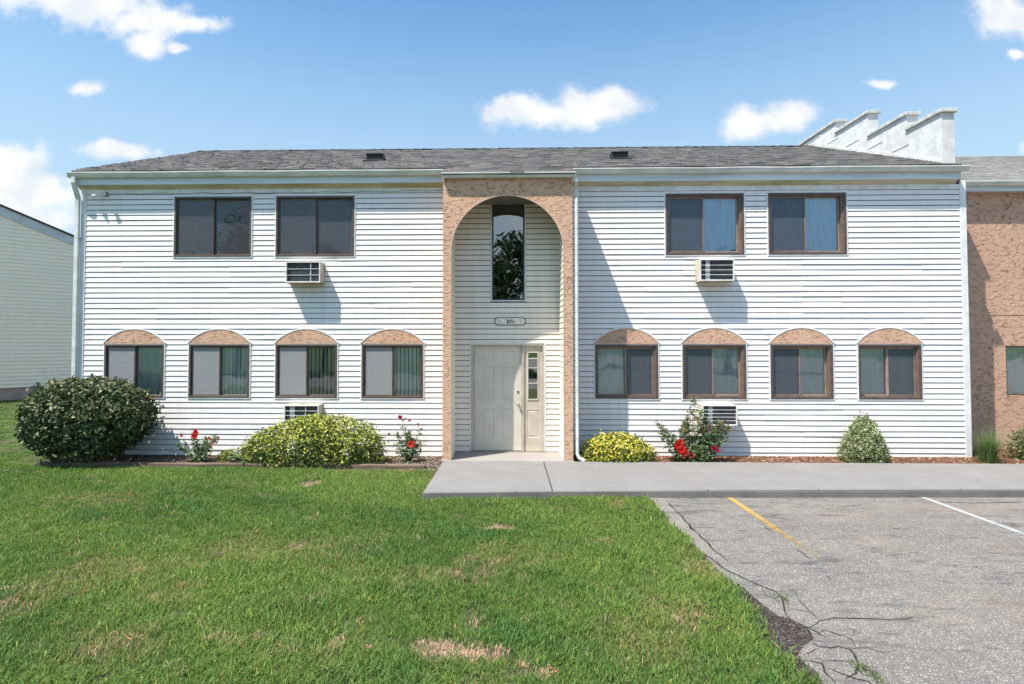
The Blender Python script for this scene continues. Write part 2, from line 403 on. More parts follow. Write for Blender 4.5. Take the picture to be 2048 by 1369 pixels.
def m_grass():
    m, t, out = newmat('grass_blade')
    at = N(t, 'ShaderNodeAttribute', attribute_name='gcol', attribute_type='INSTANCER')
    at2 = N(t, 'ShaderNodeAttribute', attribute_name='tint')
    c = N(t, 'ShaderNodeVectorMath', operation='MULTIPLY'); Lk(t, at.outputs['Color'], c.inputs[0]); Lk(t, at2.outputs['Color'], c.inputs[1])
    p = N(t, 'ShaderNodeBsdfPrincipled'); p.inputs['Roughness'].default_value = .5; p.inputs['Specular IOR Level'].default_value = .25
    Lk(t, c.outputs[0], p.inputs['Base Color'])
    tr = N(t, 'ShaderNodeBsdfTranslucent'); Lk(t, c.outputs[0], tr.inputs[0]); mx = N(t, 'ShaderNodeMixShader'); mx.inputs[0].default_value = .3
    Lk(t, p.outputs[0], mx.inputs[1]); Lk(t, tr.outputs[0], mx.inputs[2]); Lk(t, mx.outputs[0], out.inputs[0]); return m
M_GRASS = m_grass()

def m_glass(name, tint, refl=.09):
    m, t, out = newmat(name)
    tr = N(t, 'ShaderNodeBsdfTransparent'); tr.inputs[0].default_value = (*tint, 1)
    gl = N(t, 'ShaderNodeBsdfGlossy'); gl.inputs['Roughness'].default_value = .015; gl.inputs[0].default_value = (1, 1, 1, 1)
    co = objco(t); Lk(t, bumpn(t, noise(t, co, 1.8, 2), .12, .02), gl.inputs['Normal'])
    fr = N(t, 'ShaderNodeFresnel'); fr.inputs[0].default_value = 1.5
    f = mth(t, 'ADD', mth(t, 'MULTIPLY', fr.outputs[0], 1.2), refl, clamp=True)
    mx = N(t, 'ShaderNodeMixShader'); Lk(t, f, mx.inputs[0]); Lk(t, tr.outputs[0], mx.inputs[1]); Lk(t, gl.outputs[0], mx.inputs[2])
    Lk(t, mx.outputs[0], out.inputs[0]); return m
M_GLASS = m_glass('glass_tinted', (.95, .98, .98), .035); M_GLASSD = m_glass('glass_dark', (.72, .78, .84), .24)
M_GLASSB = m_glass('glass_blue', (.84, .93, .98), .03)
def m_screen(name, col, op):
    m, t, out = newmat(name)
    d = N(t, 'ShaderNodeBsdfDiffuse'); 
    c = mixc(t, smooth(t, noise(t, objco(t, (1, 1, .6)), 30, 5, .7), .3, .7), tuple(x*.82 for x in col), col); Lk(t, c, d.inputs[0])
    tr = N(t, 'ShaderNodeBsdfTransparent'); mx = N(t, 'ShaderNodeMixShader'); mx.inputs[0].default_value = op
    Lk(t, tr.outputs[0], mx.inputs[1]); Lk(t, d.outputs[0], mx.inputs[2]); Lk(t, mx.outputs[0], out.inputs[0]); return m
M_SCRG = m_screen('screen_grey', (.12, .14, .165), .34); M_SCRL = m_screen('screen_light', (.36, .36, .37), .8); M_SCRD = m_screen('screen_dark', (.10, .105, .12), .40)
def m_cloth(name, col):
    m, t, out = newmat(name)
    c = mixc(t, smooth(t, noise(t, objco(t, (6, 6, .6)), 3, 4), .3, .7), tuple(x*.8 for x in col), col)
    p = N(t, 'ShaderNodeBsdfPrincipled'); p.inputs['Roughness'].default_value = .9; p.inputs['Specular IOR Level'].default_value = .1; Lk(t, c, p.inputs['Base Color'])
    Lk(t, p.outputs[0], out.inputs[0]); return m
M_CURT = m_cloth('curtain_pale', (.62, .66, .72)); M_CURTB = m_cloth('curtain_blue', (.62, .78, .90)); M_CURTG = m_cloth('curtain_grey', (.10, .11, .13))
M_SHADE = m_cloth('shade_cloth', (.52, .58, .57)); M_BLIND = m_cloth('blind_vinyl', (.80, .82, .80))

# ------------------------------------------------------------------ layout constants
F = 11.70; P = 10.86
def fx(px, py=700, Y=F): return onY(px, py, Y).x
def fz(py, px=1015, Y=F): return onY(px, py, Y).z
XL = fx(161, 640); XR = fx(1934, 640)
PXL = fx(885.5, 640, P); PXR = fx(1145.5, 640, P)       # portico outer
AXL = fx(902, 640, P); AXR = fx(1127.5, 640, P)         # opening
ZB = -.085                                              # siding bottom
ZT = (fz(386, 400)+fz(384, 1500))/2                     # top of siding courses
NC = 50; CH = (ZT-ZB)/NC
YG = F-.27
ZLIP = (onY(500, 341.5, YG).z+onY(1500, 333.5, YG).z)/2
ZFB = (onY(500, 369, F-.15).z+onY(1500, 358.5, F-.15).z)/2
YPG = P-.137; ZPLIP = onY(1015, 344, YPG).z
GX0 = onY(132, 350, YG).x; GX1 = onY(1941, 333, YG).x
RX0 = onY(141, 343, YG).x; RX1 = onY(1888, 323, F-.1).x
ridgeL = onX(398, 303.5, RX0)
YR = ridgeL.y; ZR = (ridgeL.z + onY(1640, 293.5, YR).z + onY(1000, 298.5, YR).z)/3
print('dims', XL, XR, PXL, PXR, AXL, AXR, ZT, CH, ZLIP, ZFB, ZPLIP, 'ridge', ridgeL, ZR, 'slope', (ZR-ZLIP)/(YR-YG), 'portico slope', (ZR-ZPLIP)/(YR-YPG), GX0, GX1, RX0, RX1)
ZGR = -.11                                              # lawn level
PROOF = Vector((0, YG, ZLIP+.02)); SL = (ZR-(ZLIP+.02))/(YR-YG)

# ------------------------------------------------------------------ ground
def rect_z(x0, x1, y0, y1, z):
    m = MB(); m.quad((x0,y0,z),(x1,y0,z),(x1,y1,z),(x0,y1,z)); return m
rect_z(-600, 600, -600, 600, ZGR-.06).build('ground', M_GROUND, kind='structure')
lawn_edge_px = [(1283, 984), (1302, 1006), (1340, 1050), (1376, 1083), (1405, 1112), (1440, 1150), (1462, 1178), (1500, 1228), (1532, 1262), (1560, 1300), (1600, 1335), (1640, 1369)]
LE = [onZ(x, y, ZGR) for x, y in lawn_edge_px]
d_ = (LE[-1]-LE[4]).normalized()
LE.append(LE[-1]+d_*3); LE.append(LE[-1]+d_*6)
def edge_x(y):
    for a, b in zip(LE[:-1], LE[1:]):
        if min(a.y, b.y) <= y <= max(a.y, b.y):
            t = (y-a.y)/(b.y-a.y) if abs(b.y-a.y) > 1e-6 else 0; return a.x+(b.x-a.x)*t
    return LE[0].x if y > LE[0].y else LE[-1].x
# soil under the lawn
ls = MB(); yy = [LE[0].y+.02]+[p.y for p in LE[1:]]
m = MB()
for a, b in zip(LE[:-1], LE[1:]):
    m.quad((-30, a.y, ZGR), (-30, b.y, ZGR), (b.x+.03, b.y, ZGR), (a.x+.03, a.y, ZGR))
m.quad((-30, LE[0].y, ZGR), (LE[0].x, LE[0].y, ZGR), (LE[0].x, 9.6, ZGR), (-30, 9.6, ZGR))
m.quad((-30, 9.6, ZGR), (-1.1, 9.6, ZGR), (-1.1, 11.9, ZGR), (-30, 11.9, ZGR))
m.quad((-30, 11.9, ZGR), (XL-.1, 11.9, ZGR), (XL-.1, 45, ZGR), (-30, 45, ZGR))
m.build('lawn_soil', M_SOIL, kind='structure')

# parking lot
ZA = ZGR-.004
lot = MB()
kerbY = onZ(1700, 992, ZA).y
for a, b in zip(LE[:-1], LE[1:]):
    lot.quad((a.x-.02, a.y, ZA), (b.x-.02, b.y, ZA), (60, b.y, ZA), (60, a.y, ZA))
lot.quad((LE[0].x-.02, LE[0].y, ZA), (60, LE[0].y, ZA), (60, 10.2, ZA), (LE[0].x-.02, 10.2, ZA))
lot.quad((LE[-1].x-.02, LE[-1].y, ZA), (LE[-1].x-.02, -60, ZA), (60, -60, ZA), (60, LE[-1].y, ZA))
LOT = lot.build('parking_lot', M_ASPH, kind='structure')
rect_z(-80, LE[-1].x-.02, -15, -5, ZA).build('road', M_ASPH, kind='structure')
def zp(X, Y): return (1250+X/2.566, 930+Y/2.566)
def crack(pts, w, name='crack', mat=None, z=.004, jag=.35):
    P3 = [onZ(*zp(*p), ZA+z) for p in pts]
    fine = []
    for a, b in zip(P3[:-1], P3[1:]):
        n = max(2, int((b-a).length/.07))
        for i in range(n):
            q = a.lerp(b, i/n); fine.append(q+Vector((random.uniform(-1, 1), random.uniform(-1, 1), 0))*.012)
    fine.append(P3[-1]); m = MB(); L = []
    for i, q in enumerate(fine):
        d = (fine[min(i+1, len(fine)-1)]-fine[max(i-1, 0)]).normalized(); n = Vector((-d.y, d.x, 0))
        e = min(1, i/3+.15, (len(fine)-1-i)/3+.1)
        L.append((q+n*w*e*random.uniform(jag, 1), q-n*w*e*random.uniform(jag, 1)))
    for (a, b), (c, d) in zip(L[:-1], L[1:]): m.quad(b, a, c, d)
    return m.build(name, mat or M_CRACK, LOT)
crack([(215,185),(300,275),(340,320),(400,380),(450,430),(545,510)], .014)
crack([(370,445),(440,475),(490,520),(545,550),(600,575),(650,600),(690,620),(780,650),(810,690),(815,750),(850,790),(910,820),(960,850),(1000,865),(1050,890)], .010)
crack([(610,640),(690,630)], .006); crack([(940,840),(1000,800),(1070,785),(1240,790),(1390,795),(1480,780),(1580,795)], .006)
crack([(960,910),(1010,935),(1100,935),(1160,945),(1190,1000),(1195,1060),(1180,1080),(1130,1100)], .011)
crack([(900,1000),(960,1010),(1010,1020),(1030,1060),(1080,1110),(1110,1160)], .009)
crack([(1040,1040),(1100,1060),(1160,1090),(1250,1115),(1330,1180)], .009); crack([(910,970),(960,960),(1000,940)], .007)
crack([(1100,820),(1150,835),(1180,850),(1160,890)], .005); crack([(320,300),(345,335),(300,330)], .02)
crack([(860,425),(920,460),(960,485)], .016); crack([(690,300),(740,335),(775,360)], .012); crack([(1030,565),(1055,590)], .012)
crack([(690,620),(720,665),(790,700),(815,750)], .006); crack([(815,750),(870,735),(960,760),(1000,800)], .005); crack([(1160,945),(1240,935),(1300,960),(1400,950)], .005)
crack([(985,880),(1030,850),(1100,870),(1160,890),(1190,940)], .006); crack([(1195,1060),(1260,1050),(1330,1075)], .005); crack([(1010,1020),(1060,1000),(1120,1010),(1190,1000)], .006)
crack([(235,190),(420,200),(640,188),(900,200)], .005); crack([(1580,190),(1800,196),(2040,190)], .012); crack([(980,205),(1120,215),(1260,200)], .006)
for X, Y, n_, w_ in ((1080, 320, 9, 150), (1350, 455, 14, 140), (1750, 540, 14, 160), (880, 205, 8, 120), (1330, 320, 7, 120), (600, 350, 9, 150), (1950, 300, 6, 120)):
    for _ in range(n_):                            # ravelled pits, each a short dark scar
        a, b = X+random.gauss(0, w_*.45), Y+random.gauss(0, 14); l = random.uniform(12, 50)
        crack([(a, b), (a+l, b+random.uniform(-3, 5))], random.uniform(.004, .013), name='pit')
crack([(780,650),(860,640),(900,700),(930,740),(1000,800)], .004)
# lighter asphalt lip between the crack and the lawn
lipo = [onZ(*zp(*p), ZA+.003) for p in [(95,140),(180,165),(215,188),(300,278),(340,323),(400,383),(450,433),(545,512),(600,572),(545,548),(490,518),(440,473),(370,443),(300,360),(200,250)]]
m = MB(); m.poly(lipo); m.build('asphalt_lip', M_ASPH2, LOT)
# crumbled dark grit patch along the lawn edge
gp = [(530,615),(600,628),(650,665),(720,725),(790,775),(850,790),(940,840),(965,885),(915,925),(885,975),(930,1020),(985,1060),(1010,1110),(900,1050),(780,980),(700,880),(600,760),(535,680)]
gp3 = [onZ(*zp(*p), ZA+.006) for p in gp]
m = MB(); m.poly([q+Vector((random.uniform(-.02,.02), random.uniform(-.02,.02), 0)) for q in gp3]); m.build('grit_patch', M_GRIT, LOT)
def in_poly(x, y, poly):
    c = False; j = len(poly)-1
    for i in range(len(poly)):
        a, b = poly[i], poly[j]
        if (a.y > y) != (b.y > y) and x < (b.x-a.x)*(y-a.y)/(b.y-a.y)+a.x: c = not c
        j = i
    return c
def scatter_chips(name, pts, size, flat, cols, parent, mat=M_CHIP, kind='stuff'):
    m = MB(); C = []
    for p in pts:
        s = random.uniform(*size); a = random.uniform(0, 6.28); tl = random.uniform(-.5, .5)
        ax = Vector((math.cos(a), math.sin(a), tl*.5)).normalized()*s; ay = Vector((-math.sin(a), math.cos(a), random.uniform(-.3, .3)))*s*random.uniform(.3, .8); az_ = Vector((0, 0, 1))*s*flat
        n = len(m.v); q = Vector(p)
        for k, (i, j) in enumerate(((-1,-.6),(.7,-1),(1,.6),(-.8,.9))): m.v.append(tuple(q+ax*i*.5+ay*j*.5))
        m.v.append(tuple(q+az_+ax*random.uniform(-.3, .3)))
        for i in range(4): m.f.append((n+i, n+(i+1) % 4, n+4))
        c = random.choice(cols); k = random.uniform(.7, 1.2); C += [(c[0]*k, c[1]*k, c[2]*k, 1)]*5
    m.c = C; return m.build(name, mat, parent, kind=kind)
xs = [p.x for p in gp3]; ys_ = [p.y for p in gp3]; pts = []
while len(pts) < 1300:
    x, y = random.uniform(min(xs), max(xs)), random.uniform(min(ys_), max(ys_))
    if in_poly(x, y, gp3): pts.append((x, y, ZA+.007))
scatter_chips('grit', pts, (.006, .022), .35, [(.05,.042,.04),(.08,.065,.06),(.2,.18,.17),(.035,.03,.03),(.12,.1,.09)], LOT)
pts = []
while len(pts) < 1500:
    x, y = random.uniform(2, 8.5), random.uniform(3.2, 8.7)
    ex = edge_x(y)
    if x > ex and random.random() < math.exp(-(x-ex)*1.5)+.06: pts.append((x, y, ZA+.001))
scatter_chips('loose_stone', pts, (.004, .013), .4, [(.22,.2,.18),(.3,.28,.26),(.08,.07,.065),(.15,.11,.08)], LOT)
# paint lines
def paint_line(a0, a1, b0, b1, mat, ext, fade0, fade1):
    A0, A1, B0, B1 = [onZ(*p, ZA+.005) for p in (a0, a1, b0, b1)]
    m = MB(); C = []; n = 24
    for i in range(n+1):
        t = i/n*ext; l = A0.lerp(B0, t); r = A1.lerp(B1, t); m.v += [tuple(l), tuple(r)]
        w = fade0+(fade1-fade0)*max(0, (i/n))**1.0; C += [(w, w, w, 1)]*2
        if i: k = len(m.v); m.f.append((k-4, k-3, k-1, k-2))
    m.c = C; return m.build('painted_line', mat, LOT)
paint_line((1449,992.5),(1461,992.5),(1655,1133),(1672,1133), M_YEL, 1.15, -.15, .55)['label'] = 'worn yellow painted line'
paint_line((1833,992.5),(1845,992.5),(2041,1068.5),(2057,1068.5), M_WHT, 2.2, -.15, .35)['label'] = 'white painted line'

# sidewalk and kerb: slabs butted end to end
SW = thing('sidewalk', (3, 9.5, 0), kind='structure')
Yb = P+.0
def slab(px0b, px0f, px1b, px1f, fy0, fy1, by=925.5):
    b0 = onZ(px0b, by, 0); b1 = onZ(px1b, by, 0); f0 = onZ(px0f, fy0, 0); f1 = onZ(px1f, fy1, 0)
    b0.y = b1.y = P-.035; g = .006
    m = MB(); pts = []
    m.prism([(b0.x+g, b0.y), (f0.x+g, f0.y), (f1.x-g, f1.y), (b1.x-g, b1.y)], 'z', -.2, 0)
    return m.build('slab', M_CONC, SW, bevel=.018)
slab(884, 845, 1089, 1106, 983.5, 981); slab(1089, 1106, 1330, 1418, 981, 979); slab(1330, 1418, 1545, 1640, 979, 978)
slab(1545, 1640, 1800, 1925, 978, 977.5); slab(1800, 1925, 2090, 2260, 977.5, 977.5); slab(2090, 2260, 2420, 2640, 977.5, 977.5)
slab(2420, 2640, 2800, 3100, 977.5, 977.5)
# rough dark kerb face
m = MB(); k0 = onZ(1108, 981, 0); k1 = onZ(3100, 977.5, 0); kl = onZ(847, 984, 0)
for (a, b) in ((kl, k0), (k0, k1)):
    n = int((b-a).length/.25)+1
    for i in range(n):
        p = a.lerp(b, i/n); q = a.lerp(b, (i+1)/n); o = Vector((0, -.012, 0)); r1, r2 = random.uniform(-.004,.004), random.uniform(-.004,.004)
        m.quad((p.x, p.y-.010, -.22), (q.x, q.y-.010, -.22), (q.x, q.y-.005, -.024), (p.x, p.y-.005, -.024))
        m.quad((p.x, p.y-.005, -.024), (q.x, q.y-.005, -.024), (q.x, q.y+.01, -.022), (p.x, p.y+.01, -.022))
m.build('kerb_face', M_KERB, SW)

# ------------------------------------------------------------------ main building
BLD = thing('apartment_building', (0, F, 0), 'two-storey white sided apartment house with stucco entrance arch and number 16', 'apartment building')
UZ0 = (fz(516, 430)+fz(514, 630)+fz(510.5, 1410)+fz(508.5, 1612))/4; UZ1 = (fz(394.5, 430)+fz(393, 630)+fz(388, 1410)+fz(387, 1612))/4
LZ0 = (fz(797, 270)+fz(797.5, 440)+fz(798, 785)+fz(797, 1253)+fz(796.5, 1427)+fz(796, 1778))/6
LZ1 = (fz(690, 270)+fz(690, 440)+fz(690, 785)+fz(688, 1253)+fz(688, 1427)+fz(688, 1778))/6
def wrect(a, b, z0, z1): 
    yy = 450 if z0 > 3 else 745
    return [fx(a, yy), fx(b, yy), z0, z1]
WUL = [wrect(350, 504, UZ0, UZ1), wrect(553, 709.5, UZ0, UZ1)]
WUR = [wrect(1330.5, 1487, UZ0, UZ1), wrect(1535.5, 1691.5, UZ0, UZ1)]
WLL = [wrect(a, b, LZ0, LZ1) for a, b in ((210, 329), (379, 500), (552, 675), (724, 847))]
WLR = [wrect(a, b, LZ0, LZ1) for a, b in ((1190, 1316), (1364.5, 1491.5), (1540, 1665), (1715.5, 1842))]
WT = [fx(984, 500), fx(1049, 500), fz(601), fz(393)]
DR = [fx(942.5, 800), fx(1089, 800), 0.0, fz(687)]
WINS = WUL+WUR+WLL+WLR
def grow(r, g, gb=None): return [r[0]-g, r[1]+g, r[2]-(g if gb is None else gb), r[3]+g]
YBACK = 2*YR-F
w = MB(); w.wall(XL, XR, ZB-.05, ZFB+.02, [grow(r, -.03) for r in WINS]+[grow(WT, -.02), [DR[0]+.02, DR[1]-.02, -1, DR[3]-.02]], F, F+.18)
w.build('wall', M_SHEATH, BLD)
w = MB(); w.box(XL, XR, YBACK-.15, YBACK, ZB-.05, ZFB+.1); w.box(XL, XL+.15, F+.18, YBACK-.15, ZB-.05, ZFB+.1); w.box(XR-.15, XR, F+.18, YBACK-.15, ZB-.05, ZFB+.1)
for xe, xi in ((XL, XL+.15), (XR-.15, XR)):
    w.prism([(F+.05, ZFB+.1), (YBACK-.05, ZFB+.1), (YR, ZR-.12)], 'x', xe, xi)
w.build('wall', M_SIDE, BLD)
w = MB()                                         # rooms behind the windows
w.box(XL+.16, XR-.16, F+4.0, F+4.1, -.3, ZFB); w.box(XL+.16, XR-.16, F+.19, F+3.99, 2.62, 2.92); w.box(XL+.16, XR-.16, F+.19, F+3.99, -.32, -.12)
w.box(XL+.16, XR-.16, F+.19, F+3.99, ZFB-.05, ZFB+.05)
for x in (PXL-.1, PXR+.02, -4.6, 5.6): w.box(x, x+.08, F+.19, F+3.98, -.11, 2.61); w.box(x, x+.08, F+.19, F+3.98, 2.93, ZFB-.06)
w.build('room_interior', M_DARK, BLD)

# siding boards, each course piece an object
nboards = 0
def board(x0, x1, z0, z1, parent, mat, y=F, lip=.0225):
    global nboards
    n = max(1, int((x1-x0)/.7)); m = MB()
    sk = random.randrange(1, n) if n > 3 else -1; XS = [x0+(x1-x0)*i/n for i in range(n+1)]
    if sk > 0: XS.insert(sk+1, XS[sk]+.0015); n += 1
    for i in range(n+1):
        x = XS[i]; e = 0 if i in (0, n) else 1; lp = lip+(.0030 if sk > 0 and i > sk else 0)
        j = random.uniform(-.0022, .0022)*e; k = random.uniform(-.0018, .0018)*e
        m.v += [(x, y-lp+j, z0+k), (x, y-.0115+j*.4-(lp-lip), z1-.0125), (x, y-.009, z1-.0125), (x, y-.009, z0+.007)]
    for i in range(n):
        a = i*4; b = a+4
        for q in range(3 if False else 4):
            r = (q+1) % 4; m.f.append((a+q, a+r, b+r, b+q))
    m.f += [(3, 2, 1, 0), (n*4, n*4+1, n*4+2, n*4+3)]
    nboards += 1
    return m.build('siding_board', mat, parent)
def courses(x0, x1, holes, parent, mat, ztop=ZT, zbot=ZB, y=F, start=ZB):
    i = 0
    while True:
        z0 = start+i*CH; z1 = z0+CH; i += 1
        if z0 >= ztop-.02: break
        if z1 <= zbot+.01: continue
        za, zb = max(z0, zbot), min(z1, ztop); cz = (za+zb)/2
        segs = [(x0, x1)]; rest = []
        for h in holes:                              # narrow rips above or below an opening
            if h[2] < cz < h[3] and (zb-h[3] > .012 or h[2]-za > .012) and h[1] > x0 and h[0] < x1: rest.append((h[0], h[1], h[3], zb) if zb-h[3] > .012 else (h[0], h[1], za, h[2]))
        for h in holes:
            if h[2] < cz < h[3]:
                ns = []
                for a, b in segs:
                    if h[1] <= a or h[0] >= b: ns.append((a, b)); continue
                    if h[0]-a > .03: ns.append((a, h[0]))
                    if b-h[1] > .03: ns.append((h[1], b))
                segs = ns
        for a, b in segs: board(a, b, za, zb, parent, mat, y)
        for a, b, c, d in rest: RIPS.box(a, b, y-.0215, y-.009, c, d-(.010 if d == zb else 0))
hgrow = lambda r: [r[0]-.021, r[1]+.021, r[2]-.019, r[3]+.011]
hl = [hgrow(r) for r in WUL+WLL]; hr = [hgrow(r) for r in WUR+WLR]
RIPS = MB(); XLs = XL+.09; XRs = XR-.10
courses(XLs, PXL+.02, hl, BLD, M_SIDE); courses(PXR-.02, XRs, hr, BLD, M_SIDE)
courses(AXL, AXR, [grow(WT, .03), [DR[0], DR[1], -1, DR[3]]], BLD, M_SIDE_SHADE, ztop=fz(386), zbot=.004)
RIPS.build('siding_rip', M_SIDE, BLD, kind='stuff'); print('boards', nboards)
m = MB()                                         # alcove cheeks: courses too foreshortened to pick apart
for i in range(NC+1):
    z0 = max(.004, ZB+i*CH); z1 = min(ZB+(i+1)*CH, fz(386))
    if z1 <= z0+.01: continue
    m.prism([(AXL, z0), (AXL+.013, z0), (AXL+.003, z1-.006), (AXL, z1-.006)], 'y', P+.04, F-.012); m.prism([(AXR, z0), (AXR, z1-.006), (AXR-.003, z1-.006), (AXR-.013, z0)], 'y', P+.04, F-.012)
m.build('cheek_siding', M_SIDE_SHADE, BLD, kind='stuff')
# gable end siding
m = MB()
for i in range(NC):
    z0 = ZB+i*CH
    m.prism([(XL, z0), (XL, z0+CH), (XL-.002, z0+CH), (XL-.012, z0)], 'y', F+.02, YBACK)
    m.prism([(XR, z0), (XR+.012, z0), (XR+.002, z0+CH), (XR, z0+CH)], 'y', F+.02, YBACK)
m.build('end_siding', M_SIDE, BLD, kind='stuff')
# corner posts
m = MB(); m.box(XL-.014, XLs, F-.030, F-.0005, ZB-.02, ZFB); m.box(XL-.016, XL-.0005, F-.0305, F+.09, ZB-.02, ZFB); m.build('corner_trim', M_TRIM, BLD, bevel=.003)
m = MB(); m.box(XRs, XR+.014, F-.030, F-.0005, ZB-.02, ZFB); m.box(XR+.0005, XR+.016, F-.0305, F+.09, ZB-.02, ZFB); m.build('corner_trim', M_TRIM, BLD, bevel=.003)
# foundation strip
m = MB(); m.box(XL+.02, PXL, F+.005, F+.17, -.4, ZB-.051); m.box(PXR, XR-.02, F+.005, F+.17, -.4, ZB-.051); m.build('foundation', M_CONC, BLD)
# frieze boards, soffits, fascias, gutters
for a, b in ((XLs, PXL), (PXR, XRs)):
    m = MB(); m.box(a, b, F-.024, F-.0008, ZT-.002, ZFB-.0755); m.build('frieze_board', M_TRIM, BLD, bevel=.002)
for a, b in ((GX0+.10, PXL-.001), (PXR+.001, GX1-.10)):
    m = MB(); m.prism([(F-.147, ZFB+.012), (F-.001, ZFB+.012), (F-.001, ZFB-.075), (F-.026, ZFB-.075), (F-.030, ZFB-.055), (F-.094, ZFB-.006)], 'x', a, b); m.box(a, b, F-.147, F-.095, ZFB-.012, ZFB-.0008); m.build('soffit', M_SOFFIT, BLD)
def fascia(a, b):
    m = MB(); xs_ = [a]; 
    while xs_[-1] < b-3.2: xs_.append(xs_[-1]+random.uniform(2.2, 3.1))
    xs_.append(b)
    for i, (p, q) in enumerate(zip(xs_[:-1], xs_[1:])): m.box(p+.0015, q-.0015, F-.166-(i % 2)*.0015, F-.1475, ZFB-.012, ZLIP-.005)
    m.build('fascia', M_FASCIA, BLD, bevel=.002)
fascia(GX0+.10, PXL-.001); fascia(PXR+.001, GX1-.10)
def gutter(a, b, yb, zt, h=.115, d=.105, sag=.006):
    m = MB(); prof = [(0, 0), (0, -h), (-d*.55, -h), (-d*.78, -h*.62), (-d*.82, -h*.32), (-d, -h*.22), (-d, 0), (-d+.014, 0), (-d+.014, -.012), (-.006, -.03)]
    n = max(2, int((b-a)/.8)); k = len(prof)
    for i in range(n+1):
        x = a+(b-a)*i/n; s_ = random.uniform(-sag, sag)*(0 < i < n); t_ = random.uniform(-.003, .003)*(0 < i < n)
        m.v += [(x, yb+y_+t_*(y_ < -.02), zt+z_+s_) for y_, z_ in prof]
    for i in range(n):
        for q in range(k): r = (q+1) % k; m.f.append((i*k+q, i*k+r, (i+1)*k+r, (i+1)*k+q))
    m.f += [tuple(range(k-1, -1, -1)), tuple(range(n*k, n*k+k))]
    return m.build('gutter', M_GUT, BLD)
gutter(GX0, PXL-.004, F-.167, ZLIP, h=.10); gutter(PXR+.05, GX1, F-.167, ZLIP, h=.10); gutter(PXL-.02, PXR+.06, P-.035, ZPLIP, h=.085, d=.10, sag=.004)
m = MB(); m.box(PXL, PXR, P-.0345, P-.012, ZPLIP-.085, ZPLIP); m.build('fascia', M_FASCIA, BLD)

# windows ------------------------------------------------------------
def curtain(x0, x1, z0, z1, y, mat, parent, amp=.012, lam=.09, name='curtain'):
    m = MB(); n = max(12, int((x1-x0)/.012)); ph = random.uniform(0, 6)
    for i in range(n+1):
        x = x0+(x1-x0)*i/n; a = math.sin(x/lam*6.28+ph+math.sin(x*9+ph)*1.4)
        for z, k in ((z0, 1.3), (z1, .7)): m.v.append((x, y+amp*a*k, z))
    for i in range(n): m.f.append((2*i, 2*i+2, 2*i+3, 2*i+1))
    return m.build(name, mat, parent, smooth=True)
def vblind(x0, x1, z0, z1, y, parent, ang, pitch=.080, wid=.064, mat=None):
    m = MB(); x = x0+.02; a = math.radians(ang)
    while x < x1-.01:
        aa = a+random.uniform(-.06, .06); dx = math.cos(aa)*wid/2; dy = math.sin(aa)*wid/2; b = .005
        for (s0, s1) in ((-1, 0), (0, 1)):
            y0 = y+dy*s0+(b if s0 == 0 else 0); y1 = y+dy*s1+(b if s1 == 0 else 0)
            m.quad((x+dx*s0, y0, z0), (x+dx*s1, y1, z0), (x+dx*s1, y1, z1), (x+dx*s0, y0, z1))
        x += pitch
    return m.build('vertical_blind', mat or M_BLIND, parent, kind='stuff')
def window(r, style, parent=BLD, y=F, screens=(0, 0), cover=('c', 'c'), glass=None, front=0, jtrim=True, cmat=None):
    x0, x1, z0, z1 = r; deep = style == 'R'
    fw = .038 if deep else .040; yf = y-.036; rec = .035 if deep else .004
    m = MB(); m.ring(x0, x1, yf, y+.17, z0, z1, fw)
    win = m.build('window', M_BRN, parent, bevel=.003)
    if deep:
        m = MB(); m.ring(x0+fw, x1-fw, y-.012, y+.12, z0+fw, z1-fw, .020); m.box(x1-fw-.045, x1-fw-.021, y+.0, y+.12, z0+fw+.021, z1-fw-.021)
        m.build('inner_frame', M_BRN2, win, bevel=.002); ins = fw+.020
    else: ins = fw
    if jtrim:
        m = MB(); m.ring(x0-.022, x1+.022, y-.032, y-.001, z0-.020, z1+.012, .0215, .0195, .0115); m.build('casing', M_TRIM, win, bevel=.002)
    xa, xb, za, zb = x0+ins, x1-ins-(.026 if deep else 0), z0+ins, z1-ins; mid = (xa+xb)/2; sw = .026
    for k in (0, 1):
        a, b = (xa, mid+.016) if k == 0 else (mid-.016, xb)
        ys = y+rec+(0 if k == front else .034); a += .001; b -= .001; za_ = za+.001; zb_ = zb-.001
        m = MB(); m.ring(a, b, ys, ys+.028, za_, zb_, sw, sw if deep else .020)
        sash = m.build('sash', M_TAN2 if deep else M_BRN, win, bevel=.003)
        gx0, gx1, gz0, gz1 = a+sw, b-sw, za_+(sw if deep else .020), zb_-sw
        m = MB(); m.box(gx0-.004, gx1+.004, ys+.011, ys+.015, gz0-.004, gz1+.004); m.build('pane', glass or M_GLASS, win)
        if screens[k]:
            m = MB(); m.box(gx0-.006, gx1+.006, ys-.0045, ys-.003, gz0-.006, gz1+.006) if k == front else m.box(gx0-.006, gx1+.006, ys+.003, ys+.0045, gz0-.006, gz1+.006)
            m.build('insect_screen', screens[k], win)
            m = MB(); m.ring(gx0-.008, gx1+.008, ys-.008, ys-.0005, gz0-.008, gz1+.008, .010); m.build('screen_frame', M_TAN2 if deep else M_BRN2, win)
        c = cover[k]; X0, X1 = (x0+.03, mid) if k == 0 else (mid, x1-.03)
        if c == 'c': curtain(X0, X1, z0+.03, z1-.03, y+rec+.083, cmat or M_CURT, win)
        elif c == 's': m = MB(); m.box(X0, X1, y+rec+.075, y+rec+.078, z0+.03, z1-.03); m.build('roller_shade', M_SHADE, win)
        elif c == 'bc': vblind(X0, X1, z0+.03, z1-.04, y+rec+.09, win, 20)
        elif c == 'bo': vblind(X0, X1, z0+.03, z1-.04, y+rec+.103, win, 62)
    return win
